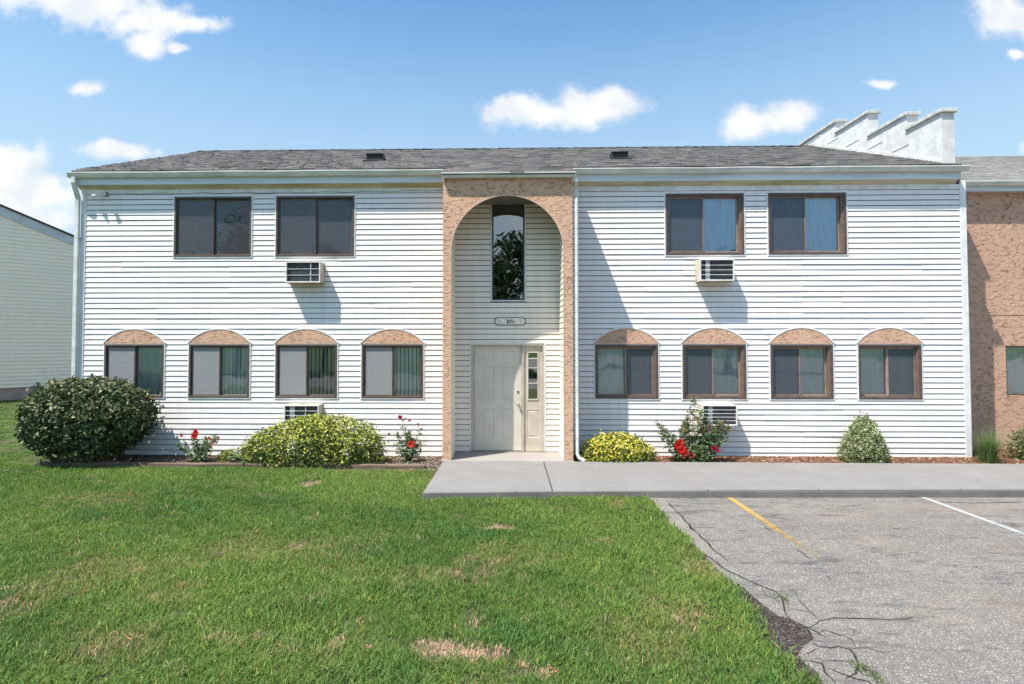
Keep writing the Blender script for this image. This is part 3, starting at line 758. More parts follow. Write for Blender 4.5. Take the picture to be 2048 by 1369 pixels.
window(WUL[0], 'L', screens=(M_SCRD, M_SCRD), cover=('g', 'g'), glass=M_GLASSD)
window(WUL[1], 'L', screens=(M_SCRD, M_SCRD), cover=('g', 'g'), glass=M_GLASSD)
window(WUR[0], 'R', screens=(M_SCRG, 0), cover=('c', 'c'), glass=M_GLASSB, cmat=M_CURTB)
window(WUR[1], 'R', screens=(M_SCRG, 0), cover=('c', 'c'), glass=M_GLASSB, cmat=M_CURTB)
window(WLL[0], 'L', screens=(M_SCRL, 0), cover=('c', 's'))
window(WLL[1], 'L', screens=(M_SCRL, 0), cover=('bc', 'bc'))
window(WLL[2], 'L', screens=(M_SCRL, 0), cover=('bc', 'bo'))
window(WLL[3], 'L', screens=(M_SCRL, 0), cover=('bc', 'bc'))
window(WLR[0], 'R', screens=(0, M_SCRG), cover=('s', 's'), front=1)
window(WLR[1], 'R', screens=(M_SCRG, 0), cover=('s', 's'))
window(WLR[2], 'R', screens=(M_SCRG, 0), cover=('s', 's'))
window(WLR[3], 'R', screens=(0, M_SCRG), cover=('s', 's'), front=1)
# tan stucco arches over the lower windows
def arch_panel(r, apex, par):
    x0, x1 = r[0]-.02, r[1]+.02; zb = r[3]+.0125; c = (x0+x1)/2; hw = (x1-x0)/2; h = apex-zb; R = (hw*hw+h*h)/(2*h); a = math.asin(min(1, hw/R)); n = 20
    arc = [(c+R*math.sin(-a+2*a*i/n), zb+h-R+R*math.cos(-a+2*a*i/n)) for i in range(n+1)]
    m = MB(); m.prism([(x0, zb)]+[(x1, zb)]+arc[::-1][1:-1], 'y', F-.034, F-.001); p = m.build('arch_panel', M_STUCCOS, par)
    m = MB()
    for (ax, az1), (bx, bz) in zip(arc[:-1], arc[1:]):
        def o(x, z, k): d = Vector((x-c, z-(zb+h-R))).normalized(); return (x+d.x*k, z+d.y*k)
        m.prism([o(ax, az1, .0005), o(bx, bz, .0005), o(bx, bz, .024), o(ax, az1, .024)][::-1], 'y', F-.041, F-.002)
    m.build('arch_trim', M_TRIM, p)
for r in WLL: arch_panel(r, fz(659.5, 300), BLD)
for r in WLR: arch_panel(r, fz(657, 1400), BLD)

# portico ------------------------------------------------------------
ZPT = ZPLIP-.0
AR = (AXR-AXL)/2; ACX = (AXL+AXR)/2; ZSP = fz(391, 1015, P)-AR
def portico():
    m = MB(); n = 40; y0, y1 = P, P+.04
    arc = [(ACX+AR*math.cos(math.pi-math.pi*i/n), ZSP+AR*math.sin(math.pi*i/n)) for i in range(n+1)]
    zs = [-.02+(ZSP+.02)*i/6 for i in range(7)]
    for y, fl in ((y0, 0), (y1, 1)):
        def q(a, b, c, d): m.quad(*( (a, b, c, d) if not fl else (d, c, b, a)))
        q((PXL, y, -.02), (AXL, y, -.02), (AXL, y, ZSP), (PXL, y, ZSP)); q((AXR, y, -.02), (PXR, y, -.02), (PXR, y, ZSP), (AXR, y, ZSP))
        q((PXL, y, ZSP), (AXL, y, ZSP), (AXL, y, ZPT), (PXL, y, ZPT)); q((AXR, y, ZSP), (PXR, y, ZSP), (PXR, y, ZPT), (AXR, y, ZPT))
        for (a, b), (c, d) in zip(arc[:-1], arc[1:]): q((a, y, b), (c, y, d), (c, y, ZPT), (a, y, ZPT))
    for (a, b), (c, d) in zip(arc[:-1], arc[1:]): m.quad((a, y0, b), (a, y1, b), (c, y1, d), (c, y0, d))
    m.quad((AXL, y1, -.02), (AXL, y1, ZSP), (AXL, y0, ZSP), (AXL, y0, -.02)); m.quad((AXR, y0, -.02), (AXR, y0, ZSP), (AXR, y1, ZSP), (AXR, y1, -.02))
    m.quad((PXL, y0, -.02), (PXL, y0, ZPT), (PXL, y1, ZPT), (PXL, y1, -.02)); m.quad((PXR, y1, -.02), (PXR, y1, ZPT), (PXR, y0, ZPT), (PXR, y0, -.02))
    por = m.build('entrance_arch', M_STUCCO, BLD)
    m = MB(); m.box(PXL, AXL-.001, P+.0405, F-.001, -.02, ZPT+.1); m.box(AXR+.001, PXR, P+.0405, F-.001, -.02, ZPT+.1)
    m.build('pillar_side', M_STUCCO, BLD)
    m = MB(); m.box(AXL-.0005, AXR+.0005, P+.041, F-.001, ZSP+AR+.02, ZSP+AR+.08); m.build('alcove_ceiling', simple('ceiling_painted_dim', (.16, .15, .13), None, 5, .8, .1), BLD)  # dark ceiling colour stands in for the dim light up there
    # thin white edge bead round the opening and the outer corners
    m = MB()
    for (a, b), (c, d) in zip(arc[:-1], arc[1:]):
        def o(x, z, k): v = Vector((x-ACX, z-ZSP)).normalized(); return (x+v.x*k, z+v.y*k)
        m.prism([o(a, b, -.004), o(c, d, -.004), o(c, d, .008), o(a, b, .008)], 'y', P-.004, P+.035)
    m.box(AXL-.008, AXL+.004, P-.004, P+.035, 0, ZSP); m.box(AXR-.004, AXR+.008, P-.004, P+.035, 0, ZSP)
    m.build('edge_bead', simple('bead_tan', (.62, .47, .36), None, 8, .6, .2), por)
portico()
# porch floor
m = MB(); m.box(PXL-.02, PXR+.02, P-.032, F-.002, -.2, .0); m.build('porch_floor', M_CONC2, BLD, bevel=.004)
m = MB(); m.box(DR[0]-.02, DR[1]+.02, F-.03, F+.12, .0015, .018); m.build('threshold', M_METAL, BLD)

# door with six raised panels and a sidelight
def panel_face(m, x0, x1, z0, z1, rects, y, depth=.010, g=.022, yb=.04):
    m.wall(x0, x1, z0, z1, rects, y, y+yb)
    for a, b, c, d in rects:
        R0 = [(a, y, c), (b, y, c), (b, y, d), (a, y, d)]; i = g*.5
        R1 = [(a+i, y+depth, c+i), (b-i, y+depth, c+i), (b-i, y+depth, d-i), (a+i, y+depth, d-i)]
        i = g*1.9
        R2 = [(a+i, y+.002, c+i), (b-i, y+.002, c+i), (b-i, y+.002, d-i), (a+i, y+.002, d-i)]
        for A, B in ((R0, R1), (R1, R2)):
            for k in range(4): m.quad(A[k], A[(k+1) % 4], B[(k+1) % 4], B[k])
        m.quad(*R2)
Yd = F+.035
dx = lambda px: fx(px, 800, Yd); dz = lambda py: fz(py, 1000, Yd)
ent = MB(); ent.box(DR[0]+.0005, dx(948), F-.018, F+.12, .019, DR[3]); ent.box(dx(1085.5), DR[1]-.0005, F-.018, F+.12, .019, DR[3])
ent.box(dx(948), dx(1085.5), F-.018, F+.12, dz(692), DR[3]); ent.box(dx(1043.5), dx(1048), F-.006, F+.12, .019, dz(692)-.0005)
ent.build('door_frame', M_DFRAME, BLD, bevel=.003)
m = MB(); m.ring(DR[0]-.024, DR[1]+.024, F-.030, F-.001, -.03, DR[3]+.024, .0235, .002, .0235); m.build('door_casing', M_TRIM, BLD)
D0, D1 = dx(948)+.004, dx(1043.5)-.004; Z0, Z1 = .024, dz(692)-.004
cols = [(dx(965), dx(988)), (dx(1003), dx(1028))]; rows = [(dz(878), dz(818)), (dz(801), dz(735)), (dz(720), dz(702))]
m = MB(); panel_face(m, D0, D1, Z0, Z1, [(a, b, c, d) for a, b in cols for c, d in rows], Yd)
door = m.build('door', M_DOORM, BLD)
m = MB(); kc = (dx(1036), Yd, dz(808)); m.lathe(kc, (0, -1, 0), [(.030, 0), (.030, .006), (.012, .010), (.012, .045), (.022, .05), (.026, .062), (.022, .074), (.006, .08)], 14)
m.sweep([(dx(1036), Yd-.065, dz(808)), (dx(1036)+.04, Yd-.065, dz(812)), (dx(1036)+.07, Yd-.058, dz(822))], .014, .014, (0, 1, 0))
m.build('door_handle', M_METAL, door, smooth=True)
m = MB(); m.box(dx(1034), dx(1038)+.004, Yd-.008, Yd-.0005, dz(786), dz(782)); m.build('deadbolt', M_METAL, door)
s0, s1 = dx(1048)+.002, dx(1085.5)-.002
g0, g1, gz0, gz1 = dx(1056.5), dx(1075), dz(798), dz(706)
m = MB(); panel_face(m, s0, s1, .019, Z1, [(dx(1054), dx(1078), dz(875), dz(820))], Yd-.012)
m2 = MB(); m2.wall(s0, s1, dz(815), Z1, [(g0, g1, gz0, gz1)], Yd-.012, Yd+.03)
mm = MB(); a, b, c, d = dx(1054), dx(1078), dz(875), dz(820)
mm.wall(s0, s1, .019, Z1, [(a, b, c, d), (g0, g1, gz0, gz1)], Yd-.012, Yd+.03)
q = MB(); panel_face(q, a-.001, b+.001, c-.001, d+.001, [(a, b, c, d)], Yd-.0115, yb=.002)
n0 = len(mm.v); mm.v += q.v; mm.f += [tuple(i+n0 for i in f) for f in q.f]
side = mm.build('sidelight', simple('sidelight_tan', (.55, .48, .40), (.48, .41, .34), 4, .45, .35), BLD)
m = MB(); m.ring(g0-.018, g1+.018, Yd-.026, Yd-.0125, gz0-.018, gz1+.018, .018)
for py in (717.5, 736, 766.5): m.box(g0+.0005, g1-.0005, Yd-.022, Yd-.010, dz(py)-.007, dz(py)+.007)
m.build('glazing_bar', M_DOORM, side)
zz = [gz0]+[dz(v) for v in (766.5, 736, 717.5)]+[gz1]
for a, b in zip(zz[:-1], zz[1:]): m = MB(); m.box(g0+.001, g1-.001, Yd-.002, Yd+.002, a+.006, b-.006); m.build('pane', M_GLASSD, side)

# tall window over the door
m = MB(); m.ring(WT[0], WT[1], F-.028, F+.16, WT[2], WT[3], .030); tw = m.build('window', simple('near_black', (.03, .03, .035), None, 9, .4, .4), BLD)
m = MB(); m.ring(WT[0]-.026, WT[1]+.026, F-.032, F-.001, WT[2]-.024, WT[3]+.024, .0255, .0235, .0235); m.build('casing', M_TRIM, tw)
m = MB(); m.box(WT[0]+.028, WT[1]-.028, F+.02, F+.026, WT[2]+.028, WT[3]-.028); m.build('pane', m_glass('glass_mirror', (.22, .25, .3), .24), tw)

# number sign with 16
sx0, sx1, sz0, sz1 = fx(989.5, 640), fx(1051, 640), fz(651), fz(635.5)
def plaque(x0, x1, z0, z1, k):
    return [(x0+k, z0), (x1-k, z0), (x1-k*.6, z0+k*.6), (x1, z0+k), (x1, z1-k), (x1-k*.6, z1-k*.6), (x1-k, z1), (x0+k, z1), (x0+k*.6, z1-k*.6), (x0, z1-k), (x0, z0+k), (x0+k*.6, z0+k*.6)]
SG = thing('number_sign', ((sx0+sx1)/2, F, sz0), 'small ornate white plaque with black border reading 16 above the door', 'sign')
m = MB(); m.prism(plaque(sx0, sx1, sz0, sz1, .034), 'y', F-.034, F-.0125); m.build('border', M_BLACK, SG)
m = MB(); m.prism(plaque(sx0+.014, sx1-.014, sz0+.014, sz1-.014, .030), 'y', F-.038, F-.0345); m.build('plate', simple('sign_white', (.85, .79, .74), (.72, .66, .60), 20, .5, .3), SG)
def digits():
    yf, yb = F-.0405, F-.0383; H = .080; cz = (sz0+sz1)/2; out = []
    x = (sx0+sx1)/2-.058; b = cz-H/2; m = MB()
    m.prism([(x-.012, b), (x+.040, b), (x+.040, b+.012), (x+.030, b+.016), (x+.030, b+H), (x+.016, b+H), (x-.010, b+H-.012), (x-.010, b+H-.022), (x+.002, b+H-.020), (x+.002, b+.016), (x-.012, b+.012)], 'y', yf, yb)
    m.build('numeral', M_BLACK, SG)
    m = MB(); cx = x+.092; n = 22          # 6: lower bowl ring plus a sweeping tail
    for i in range(n):
        t0, t1 = 2*math.pi*i/n, 2*math.pi*(i+1)/n
        def pt(t, o): 
            rx, rz = (.044, .028) if o else (.022, .019); return (cx+rx*math.cos(t), b+.028+rz*math.sin(t))
        m.prism([pt(t0, 0), pt(t0, 1), pt(t1, 1), pt(t1, 0)], 'y', yf, yb)
    n = 12
    for i in range(n):
        t0, t1 = math.radians(180-115*i/n), math.radians(180-115*(i+1)/n)
        def pq(t, o): rx, rz = (.044, .054) if o else (.024, .045); return (cx+rx*math.cos(t), b+.027+rz*math.sin(t))
        m.prism([pq(t0, 0), pq(t0, 1), pq(t1, 1), pq(t1, 0)], 'y', yf-.0005, yb-.0002)
    m.build('numeral', M_BLACK, SG)
    m = MB()
    for ox in (-.215, .195):
        for k, (a_, h_) in enumerate(((0, .024), (.012, 0), (.018, -.024))): m.lathe(((sx0+sx1)/2+ox+a_, F-.0384, cz+h_), (0, -1, 0), [(.007, 0), (.007, .002)], 6)
    m.build('ornament', M_BLACK, SG)
digits()

# security light, cable, downspouts -----------------------------------
SLp = onY(212, 390, F)
SEC = thing('security_light', (SLp.x, F, SLp.z), 'white double-headed security light mounted under the eave at the left corner', 'security light')
m = MB(); m.box(SLp.x-.07, SLp.x+.07, F-.05, F-.012, SLp.z-.035, SLp.z+.045); m.build('mount', simple('lamp_grey', (.25, .25, .24), None, 9, .5, .3), SEC, bevel=.006)
def head(hp, d):
    mt = Vector((SLp.x, F-.045, SLp.z)); m = MB(); m.tube([mt, mt+Vector((0, -.05, -.01)), Vector(hp)], .009, 6)
    m.lathe(hp, d, [(.014, -.02), (.024, -.008), (.027, .02), (.040, .062), (.046, .085), (.041, .083), (.015, .05)], 12); m.build('lamp_head', simple('lamp_white', (.75, .75, .73), None, 9, .4, .4), SEC, smooth=True)
head((SLp.x-.12, F-.11, SLp.z-.04), (-.5, -.6, -.45)); head((SLp.x+.05, F-.12, SLp.z+.0), (.25, -.8, -.35))
m = MB(); pts = []
for i in range(40):
    x = SLp.x+.1+(PXL-.05-SLp.x-.1)*i/39; pts.append((x, F-.024, ZT+.012+.010*math.sin(i*1.3)+(.03*(i/39)**6)))
m.tube(pts, .0045, 5); m.build('cable', M_WIRE, BLD)
dsx = onY(152, 600, F-.06).x
m = MB(); m.sweep([(dsx+.02, F-.22, ZLIP-.09), (dsx+.02, F-.22, ZLIP-.20), (dsx+.01, F-.075, ZLIP-.48), (dsx, F-.070, ZLIP-.62), (dsx, F-.070, -.02)], .085, .06, (1, 0, 0)); m.build('downspout', M_GUT, BLD, bevel=.006)
dsx2 = onY(1153.5, 600, P+.05).x
m = MB(); m.sweep([(dsx2-.02, P-.07, ZPLIP-.07), (dsx2-.01, P-.06, ZPLIP-.17), (dsx2, P+.03, ZPLIP-.30), (dsx2, P+.04, ZPLIP-.45), (dsx2, P+.04, .12), (dsx2+.03, P+.03, .05), (dsx2+.13, P-.01, .0)], .065, .055, (.3, 1, 0)); m.build('downspout', M_GUT, BLD, bevel=.006)

# roof -----------------------------------------------------------------
def roofz(y): return ZLIP+.02+SL*(y-YG)
ev = YG+.03; pev = YPG+.02
TH = .06
m = MB(); m.prism([(ev, roofz(ev)-.004), (YR, ZR-.004), (2*YR-ev, roofz(ev)-.004), (2*YR-ev, roofz(ev)-TH), (YR, ZR-TH), (ev, roofz(ev)-TH)], 'x', RX0, GX1-.14)
ROOF = m.build('roof', simple('roof_deck', (.12, .11, .10), None, 5, .9, .1), BLD)
m = MB(); m.prism([(pev, roofz(pev)-.004), (ev-.001, roofz(ev)-.004), (ev-.001, roofz(ev)-TH), (pev, roofz(pev)-TH)], 'x', PXL-.02, PXR+.04); m.build('porch_roof', simple('roof_deck_b', (.12, .11, .10), None, 5, .9, .1), BLD)
def shingles(x0, x1, y0, y1, yridge, zr, sl, parent, name='shingles', exp=.135, tabw=(.16, .34), cols=None, amp=1.0, seed=1):
    rnd = random.Random(seed); m = MB(); C = []; n = int((y1-y0)/(exp*math.cos(math.atan(sl))))+1; dy = (y1-y0)/n
    for i in range(n):
        ya, yb = y0+i*dy, y0+(i+1)*dy; x = x0-rnd.uniform(0, .2)
        while x < x1:
            w_ = rnd.uniform(*tabw); xa, xb = max(x, x0), min(x+w_, x1); x += w_
            if xb-xa < .01: continue
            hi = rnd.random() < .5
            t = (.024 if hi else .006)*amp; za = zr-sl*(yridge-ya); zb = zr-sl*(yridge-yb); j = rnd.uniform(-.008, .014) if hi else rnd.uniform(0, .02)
            n0 = len(m.v); g = .006
            m.v += [(xa+g, ya-.02+j, za-sl*.02+sl*j+t), (xb-g, ya-.02+j, za-sl*.02+sl*j+t), (xb-g*3, yb+.01, zb+.004), (xa+g*3, yb+.01, zb+.004),
                    (xa+g, ya-.02+j, za-sl*.02+sl*j-.004), (xb-g, ya-.02+j, za-sl*.02+sl*j-.004)]
            m.f += [(n0, n0+1, n0+2, n0+3), (n0+4, n0+5, n0+1, n0), (n0+4, n0, n0+3), (n0+1, n0+5, n0+2)]
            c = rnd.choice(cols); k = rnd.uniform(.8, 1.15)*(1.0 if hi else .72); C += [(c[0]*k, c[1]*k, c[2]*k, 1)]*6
    m.c = C; return m.build(name, M_SHING, parent, kind='stuff')
RC = [(.232,.219,.215),(.275,.254,.241),(.181,.176,.172),(.310,.275,.254),(.138,.133,.133),(.249,.241,.237),(.215,.215,.219)]
shingles(RX0+.0, GX1-.14, ev, YR, YR, ZR, SL, ROOF, cols=RC)
shingles(PXL-.02, PXR+.04, pev, ev, YR, ZR, SL, ROOF, cols=RC, seed=5)
m = MB(); C = []; x = RX0
while x < GX1-.2:                                # ridge caps
    w_ = .30; z = ZR+.012; n0 = len(m.v); k = random.uniform(.8, 1.2); j = random.uniform(-.004, .006)
    m.v += [(x, YR-.13, z-.13*SL+.012+j), (x+w_, YR-.13, z-.13*SL+j), (x+w_, YR, z+.012), (x, YR, z+.024+j), (x, YR+.13, z-.13*SL+.012), (x+w_, YR+.13, z-.13*SL), (x, YR-.13, z-.13*SL-.02), (x+w_, YR-.13, z-.13*SL-.02)]
    m.f += [(n0, n0+1, n0+2, n0+3), (n0+3, n0+2, n0+5, n0+4), (n0+6, n0+7, n0+1, n0)]
    C += [(.05*k, .047*k, .045*k, 1)]*8; x += .235
m.c = C; m.build('ridge_cap', M_SHING, ROOF)
nR = Vector((0, -SL, 1)).normalized()
for (a, b, yb_) in ((732, 765, 322.5), (1224, 1256, 319)):
    p = onPlane((a+b)/2, yb_, PROOF, nR); s = p.y/FPX; w_ = (b-a)*s*.5; 
    m = MB(); h = .17
    m.prism([(p.y-.02, p.z-.02), (p.y+.36, p.z+.36*SL-.02), (p.y+.36, p.z+.36*SL+.03), (p.y+.10, p.z+h+.045), (p.y-.01, p.z+h-.0)], 'x', p.x-w_, p.x+w_)
    m.prism([(p.y-.055, p.z+h-.02), (p.y-.03, p.z+h+.0), (p.y-.012, p.z+h+.0), (p.y-.012, p.z+h-.03)], 'x', p.x-w_-.01, p.x+w_+.01)
    m.box(p.x-w_-.06, p.x+w_+.06, p.y-.09, p.y-.02, p.z-.03, p.z+.005)
    m.build('roof_vent', M_BLACK, ROOF, bevel=.006)
# rake boards
m = MB(); m.prism([(ev, roofz(ev)-TH-.001), (YR, ZR-TH-.001), (YR, ZR-TH-.17), (ev, roofz(ev)-TH-.15)], 'x', RX0+.01, RX0+.035); m.build('rake_board', M_FASCIA, BLD)
# a lifted shingle at the left rake
p = onPlane(182, 336, PROOF, nR); m = MB(); m.prism([(p.y-.05, p.z), (p.y+.22, p.z+.09), (p.y+.22, p.z+.075), (p.y-.05, p.z-.012)], 'x', p.x-.10, p.x+.13); m.c = [(.1,.09,.085,1)]*len(m.v); m.build('loose_shingle', M_SHING, ROOF)

# stepped white fire wall at the right end
FX0 = onY(1883, 300, F-.12).x; FX1 = FX0+.24
def pz(px, py): q = onX(px, py, FX0); return q.y, q.z
teeth = [((1600, 293), (1672, 236)), ((1671, 267), (1735, 221)), ((1736, 274.5), (1812, 222.5)), ((1813, 261), (1882, 217))]
prof = []; T = []
for (a, b) in teeth:
    ya, za = pz(*a); yb, zb = pz(*b); T.append((ya, yb, (za*.5+zb*.5)))
T = [(T[i][0], (T[i+1][0] if i < 3 else F-.14), T[i][2]) for i in range(4)]
print('teeth', T)
outline = [(T[0][0]+1.5, 4.6), (F-.14, 4.6)]
ys_list = [T[3][1], T[3][0], T[2][0], T[1][0], T[0][0]+1.5]
outline = [(F-.14, ZLIP+.06), (F-.14, T[3][2]-.04), (T[3][0], T[3][2]-.04), (T[3][0], T[2][2]-.04), (T[2][0], T[2][2]-.04), (T[2][0], T[1][2]-.04), (T[1][0], T[1][2]-.04), (T[1][0], T[0][2]-.04), (T[0][0], T[0][2]-.04), (T[0][0], T[1][2]-.3), (T[0][0]+2.5, T[1][2]-.6), (T[0][0]+2.5, ZLIP+.06)]
FW = MB(); 
def fire_poly(y0, y1, zt): FW.box(FX0, FX1, y0, y1, ZLIP+.04, zt)
ends = [(T[3][1], T[3][0], T[3][2]), (T[3][0], T[2][0], T[2][2]), (T[2][0], T[1][0], T[1][2]), (T[1][0], T[0][0], T[0][2]), (T[0][0]+.001, T[0][0]+3.2, ZR-.25)]
m = MB(); m.prism([(y, z) for y, z in [(ends[0][0], ZLIP+.04), (ends[0][0], ends[0][2]-.05), (ends[0][1], ends[0][2]-.05), (ends[1][0], ends[1][2]-.05), (ends[1][1], ends[1][2]-.05), (ends[2][0], ends[2][2]-.05), (ends[2][1], ends[2][2]-.05), (ends[3][0], ends[3][2]-.05), (ends[3][1], ends[3][2]-.05), (ends[3][1], ZR-.3), (ends[3][1]+2, ZLIP+.9), (ends[3][1]+2, ZLIP+.04)]], 'x', FX0, FX1)
FWO = m.build('fire_wall', M_STUCCOW, BLD)
for y0, y1, z in ends[:4]:
    m = MB(); m.box(FX0-.045, FX1+.045, y0-.05, y1-.001 if z != ends[3][2] else y1+.04, z-.0495, z+.022); m.build('coping', M_COPE, FWO, bevel=.008)
m = MB()                                          # step flashing along the roof line and raised seams on the wall
m.prism([(F-.135, roofz(F-.135)+.01), (YR, ZR+.01), (YR, ZR+.10), (F-.135, roofz(F-.135)+.075)], 'x', FX0-.012, FX0-.0005)
yy_ = F+.75
while yy_ < YR:
    zc = roofz(yy_)+.36; m.prism([(yy_, zc-.36), (yy_+.03, zc-.36), (yy_+.03, zc), (yy_, zc)], 'x', FX0-.010, FX0-.0004)
    m.prism([(yy_+.0305, zc-.03), (yy_+.86, zc-.03), (yy_+.86, zc), (yy_+.0305, zc)], 'x', FX0-.010, FX0-.0004); yy_ += .8605
m.build('step_flashing', M_STUCCOW, FWO)
# roof strip right of the fire wall belongs to the same roof (deck already spans it)

# air conditioners -------------------------------------------------------
M_AC = simple('ac_cream', (.60, .55, .46), (.46, .40, .31), 6, .5, .3); M_ACW = simple('ac_white', (.78, .78, .76), (.6, .6, .57), 8, .45, .35)
M_ACR = simple('ac_rusty', (.50, .38, .20), (.30, .20, .09), 8, .6, .2)
m_, t_, o_ = newmat('ac_coil'); cw = noise(t_, objco(t_, (1, 1, .2)), 160, 1)
prin(t_, o_, mixc(t_, smooth(t_, cw, .4, .6), (.03, .034, .042), (.085, .09, .10)), .5, .4, .4); M_COIL = m_
def aircon(px0, px1, py0, py1, label, q=.28, bars=3, vert=(.62,), panel=None, rust=True):
    yf = F-q; a = onY(px0, py0, yf); b = onY(px1, py1, yf); x0, x1, z1, z0 = a.x, b.x, a.z, b.z
    t = thing('air_conditioner', ((x0+x1)/2, F, z0), label, 'air conditioner', 'through-wall air conditioners on the white siding')
    m = MB(); e = .016
    m.box(x0, x0+e, yf+.012, F-.012, z0, z1); m.box(x1-e, x1, yf+.012, F-.012, z0, z1); m.box(x0+e, x1-e, yf+.012, F-.012, z1-e, z1); m.box(x0+e, x1-e, yf+.012, F-.012, z0, z0+e)
    m.box(x0-.012, x1+.012, F-.0295, F-.0125, z1+.0005, z1+.014); m.box(x0-.014, x0-.0005, F-.0295, F-.0125, z0-.012, z1+.014); m.box(x1+.0005, x1+.014, F-.0295, F-.0125, z0-.012, z1+.014)
    m.build('casing', M_AC, t, bevel=.003)
    m = MB(); m.box(x0-.004, x1+.004, yf+.02, F-.03, z0-.008, z0-.0005); m.build('drip_pan', M_ACR, t)
    m = MB(); m.box(x0+e, x1-e, yf+.05, yf+.07, z0+e, z1-e)
    m.build('coil', M_COIL, t)
    m = MB(); m.ring(x0-.002, x1+.002, yf-.004, yf+.0115, z0-.002, z1+.002, .022, .026, .02); H = z1-z0
    m.build('front_frame', M_ACW, t, bevel=.003)
    for i in range(bars):
        z = z0+.026+(H-.046)*(i+1)/(bars+1); m = MB(); m.box(x0+.0205, x1-.0205, yf+.0, yf+.008, z-.0045, z+.0045); m.build('grille_bar', M_ACW, t)
    for v in vert:
        x = x0+(x1-x0)*v; m = MB(); m.box(x-.006, x+.006, yf+.009, yf+.018, z0+.027, z1-.021); m.build('grille_bar', M_ACW, t)
    if panel is not None:
        xa = x0+(x1-x0)*panel[0]; xb = x0+(x1-x0)*panel[1]; m = MB(); m.box(xa, xb, yf+.02, yf+.045, z0+.02, z1-.018); m.build('panel', simple('ac_panel', (.42, .43, .44), None, 30, .5, .3), t)
    return t
aircon(571.5, 640, 524, 565.5, 'cream air conditioner under the second upper window left of the arch', bars=2, vert=(.72,))
aircon(1400, 1469, 519, 562, 'cream air conditioner under the upper windows right of the arch', vert=(), panel=(.18, .30))
aircon(568, 637, 811, 853, 'air conditioner rising half hidden behind the long yellow-green hedge shrub', bars=3, vert=(.62,), panel=(.16, .30))
aircon(1405, 1475, 811, 852, 'air conditioner low on the wall behind the tall red rose bush', bars=4, vert=(), panel=(.18, .30))

# ------------------------------------------------------------------ brown building at right
YB2 = 12.56
B2 = thing('apartment_building', (XR+8, YB2, 0), 'tan rough stucco building set back at the right edge of the photo', 'apartment building')
zt2 = onY(2000, 386, YB2).z
bw = [onY(2012.5, 740, YB2).x, onY(2012.5, 740, YB2).x+1.25, onY(2030, 791, YB2).z, onY(2030, 692, YB2).z]
m = MB(); m.wall(XR-.1, XR+16, -.4, zt2+.1, [bw], YB2, YB2+.25); m.build('wall', M_STUCCO2, B2)
m = MB(); zj = onY(1990, 630, YB2).z; m.box(XR-.1, XR+16, YB2-.006, YB2-.0005, zj-.006, zj+.010); m.build('joint_strip', M_STUCCO2, B2)
m = MB(); m.ring(bw[0]+.001, bw[1]-.001, YB2+.01, YB2+.12, bw[2]+.001, bw[3]-.001, .025); wn = m.build('window', M_BRN, B2)
m = MB(); m.box(bw[0]+.026, bw[1]-.026, YB2+.05, YB2+.056, bw[2]+.026, bw[3]-.026); m.build('pane', M_GLASS, wn)
m = MB(); m.box(bw[0], bw[1], YB2+.15, YB2+.155, bw[2], bw[3]); m.build('roller_shade', M_SHADE, wn)
m = MB(); m.box(XR-.1, XR+16, YB2+3, YB2+3.1, -.4, zt2); m.build('room_interior', M_DARK, B2)
zl2 = onY(1990, 361, YB2-.27).z; b2x0 = XR+.03
m = MB(); m.box(b2x0, XR+16, YB2-.15, YB2-.001, zt2+.002, zt2+.014); m.box(b2x0, XR+16, YB2-.166, YB2-.151, zt2-.005, zl2-.01); m.build('fascia', M_FASCIA, B2)
m = MB(); pr = [(0, 0), (0, -.10), (-.06, -.10), (-.085, -.06), (-.105, -.022), (-.105, 0), (-.09, 0), (-.09, -.012), (-.006, -.03)]
m.prism([(YB2-.167+a, zl2+b) for a, b in pr], 'x', b2x0, XR+16); m.build('gutter', M_GUT, B2)
rr = onY(1990, 313, YR+.9); e2 = YB2-.24; s2 = (rr.z-zl2)/(rr.y-e2)
m = MB(); m.prism([(e2, zl2), (rr.y, rr.z), (2*rr.y-e2, zl2), (2*rr.y-e2, zl2-.06), (rr.y, rr.z-.06), (e2, zl2-.06)], 'x', FX1+.002, XR+16); r2 = m.build('roof', simple('roof_deck2', (.15, .14, .13), None, 4, .9, .1), B2)
shingles(FX1+.003, XR+5, e2, rr.y, rr.y, rr.z, s2, r2, cols=[(.35,.335,.31),(.38,.36,.33),(.33,.315,.295)], amp=.6, seed=9)

# ------------------------------------------------------------------ neighbour building at left
g0_ = onZ(0, 802, ZGR); dirn = ray(2000, 683); dirn.z = 0; dirn.normalize()
pA = g0_-dirn*9; 
def nb_hit(px, py):
    n = Vector((-dirn.y, dirn.x, 0)); return onPlane(px, py, Vector((g0_.x, g0_.y, 0)), n)
tA = nb_hit(0, 412); tB = nb_hit(147, 474); sA = (tA-g0_).dot(dirn); sB = (tB-g0_).dot(dirn); srk = (tB.z-tA.z)/(sB-sA)
NB = thing('neighbour_house', (g0_.x-3, g0_.y, ZGR), 'beige sided gable end of the building beyond the left corner', 'building')
zfb = nb_hit(0, 777).z; nrm = Vector((dirn.y, -dirn.x, 0))
def W3(s, z, o=0): return g0_+dirn*s+nrm*o+Vector((0, 0, z-g0_.z))
def top(s): return tA.z+srk*(s-sA)
s0_, s1_ = -12, 12; sp = -11.0
m = MB(); m.quad(W3(s0_, ZGR-.3, -.03), W3(s1_, ZGR-.3, -.03), W3(s1_, zfb, -.03), W3(s0_, zfb, -.03)); m.build('foundation', simple('foundation_tan', (.40, .31, .26), (.32, .25, .21), 2, .9, .1, .004, 40), NB)
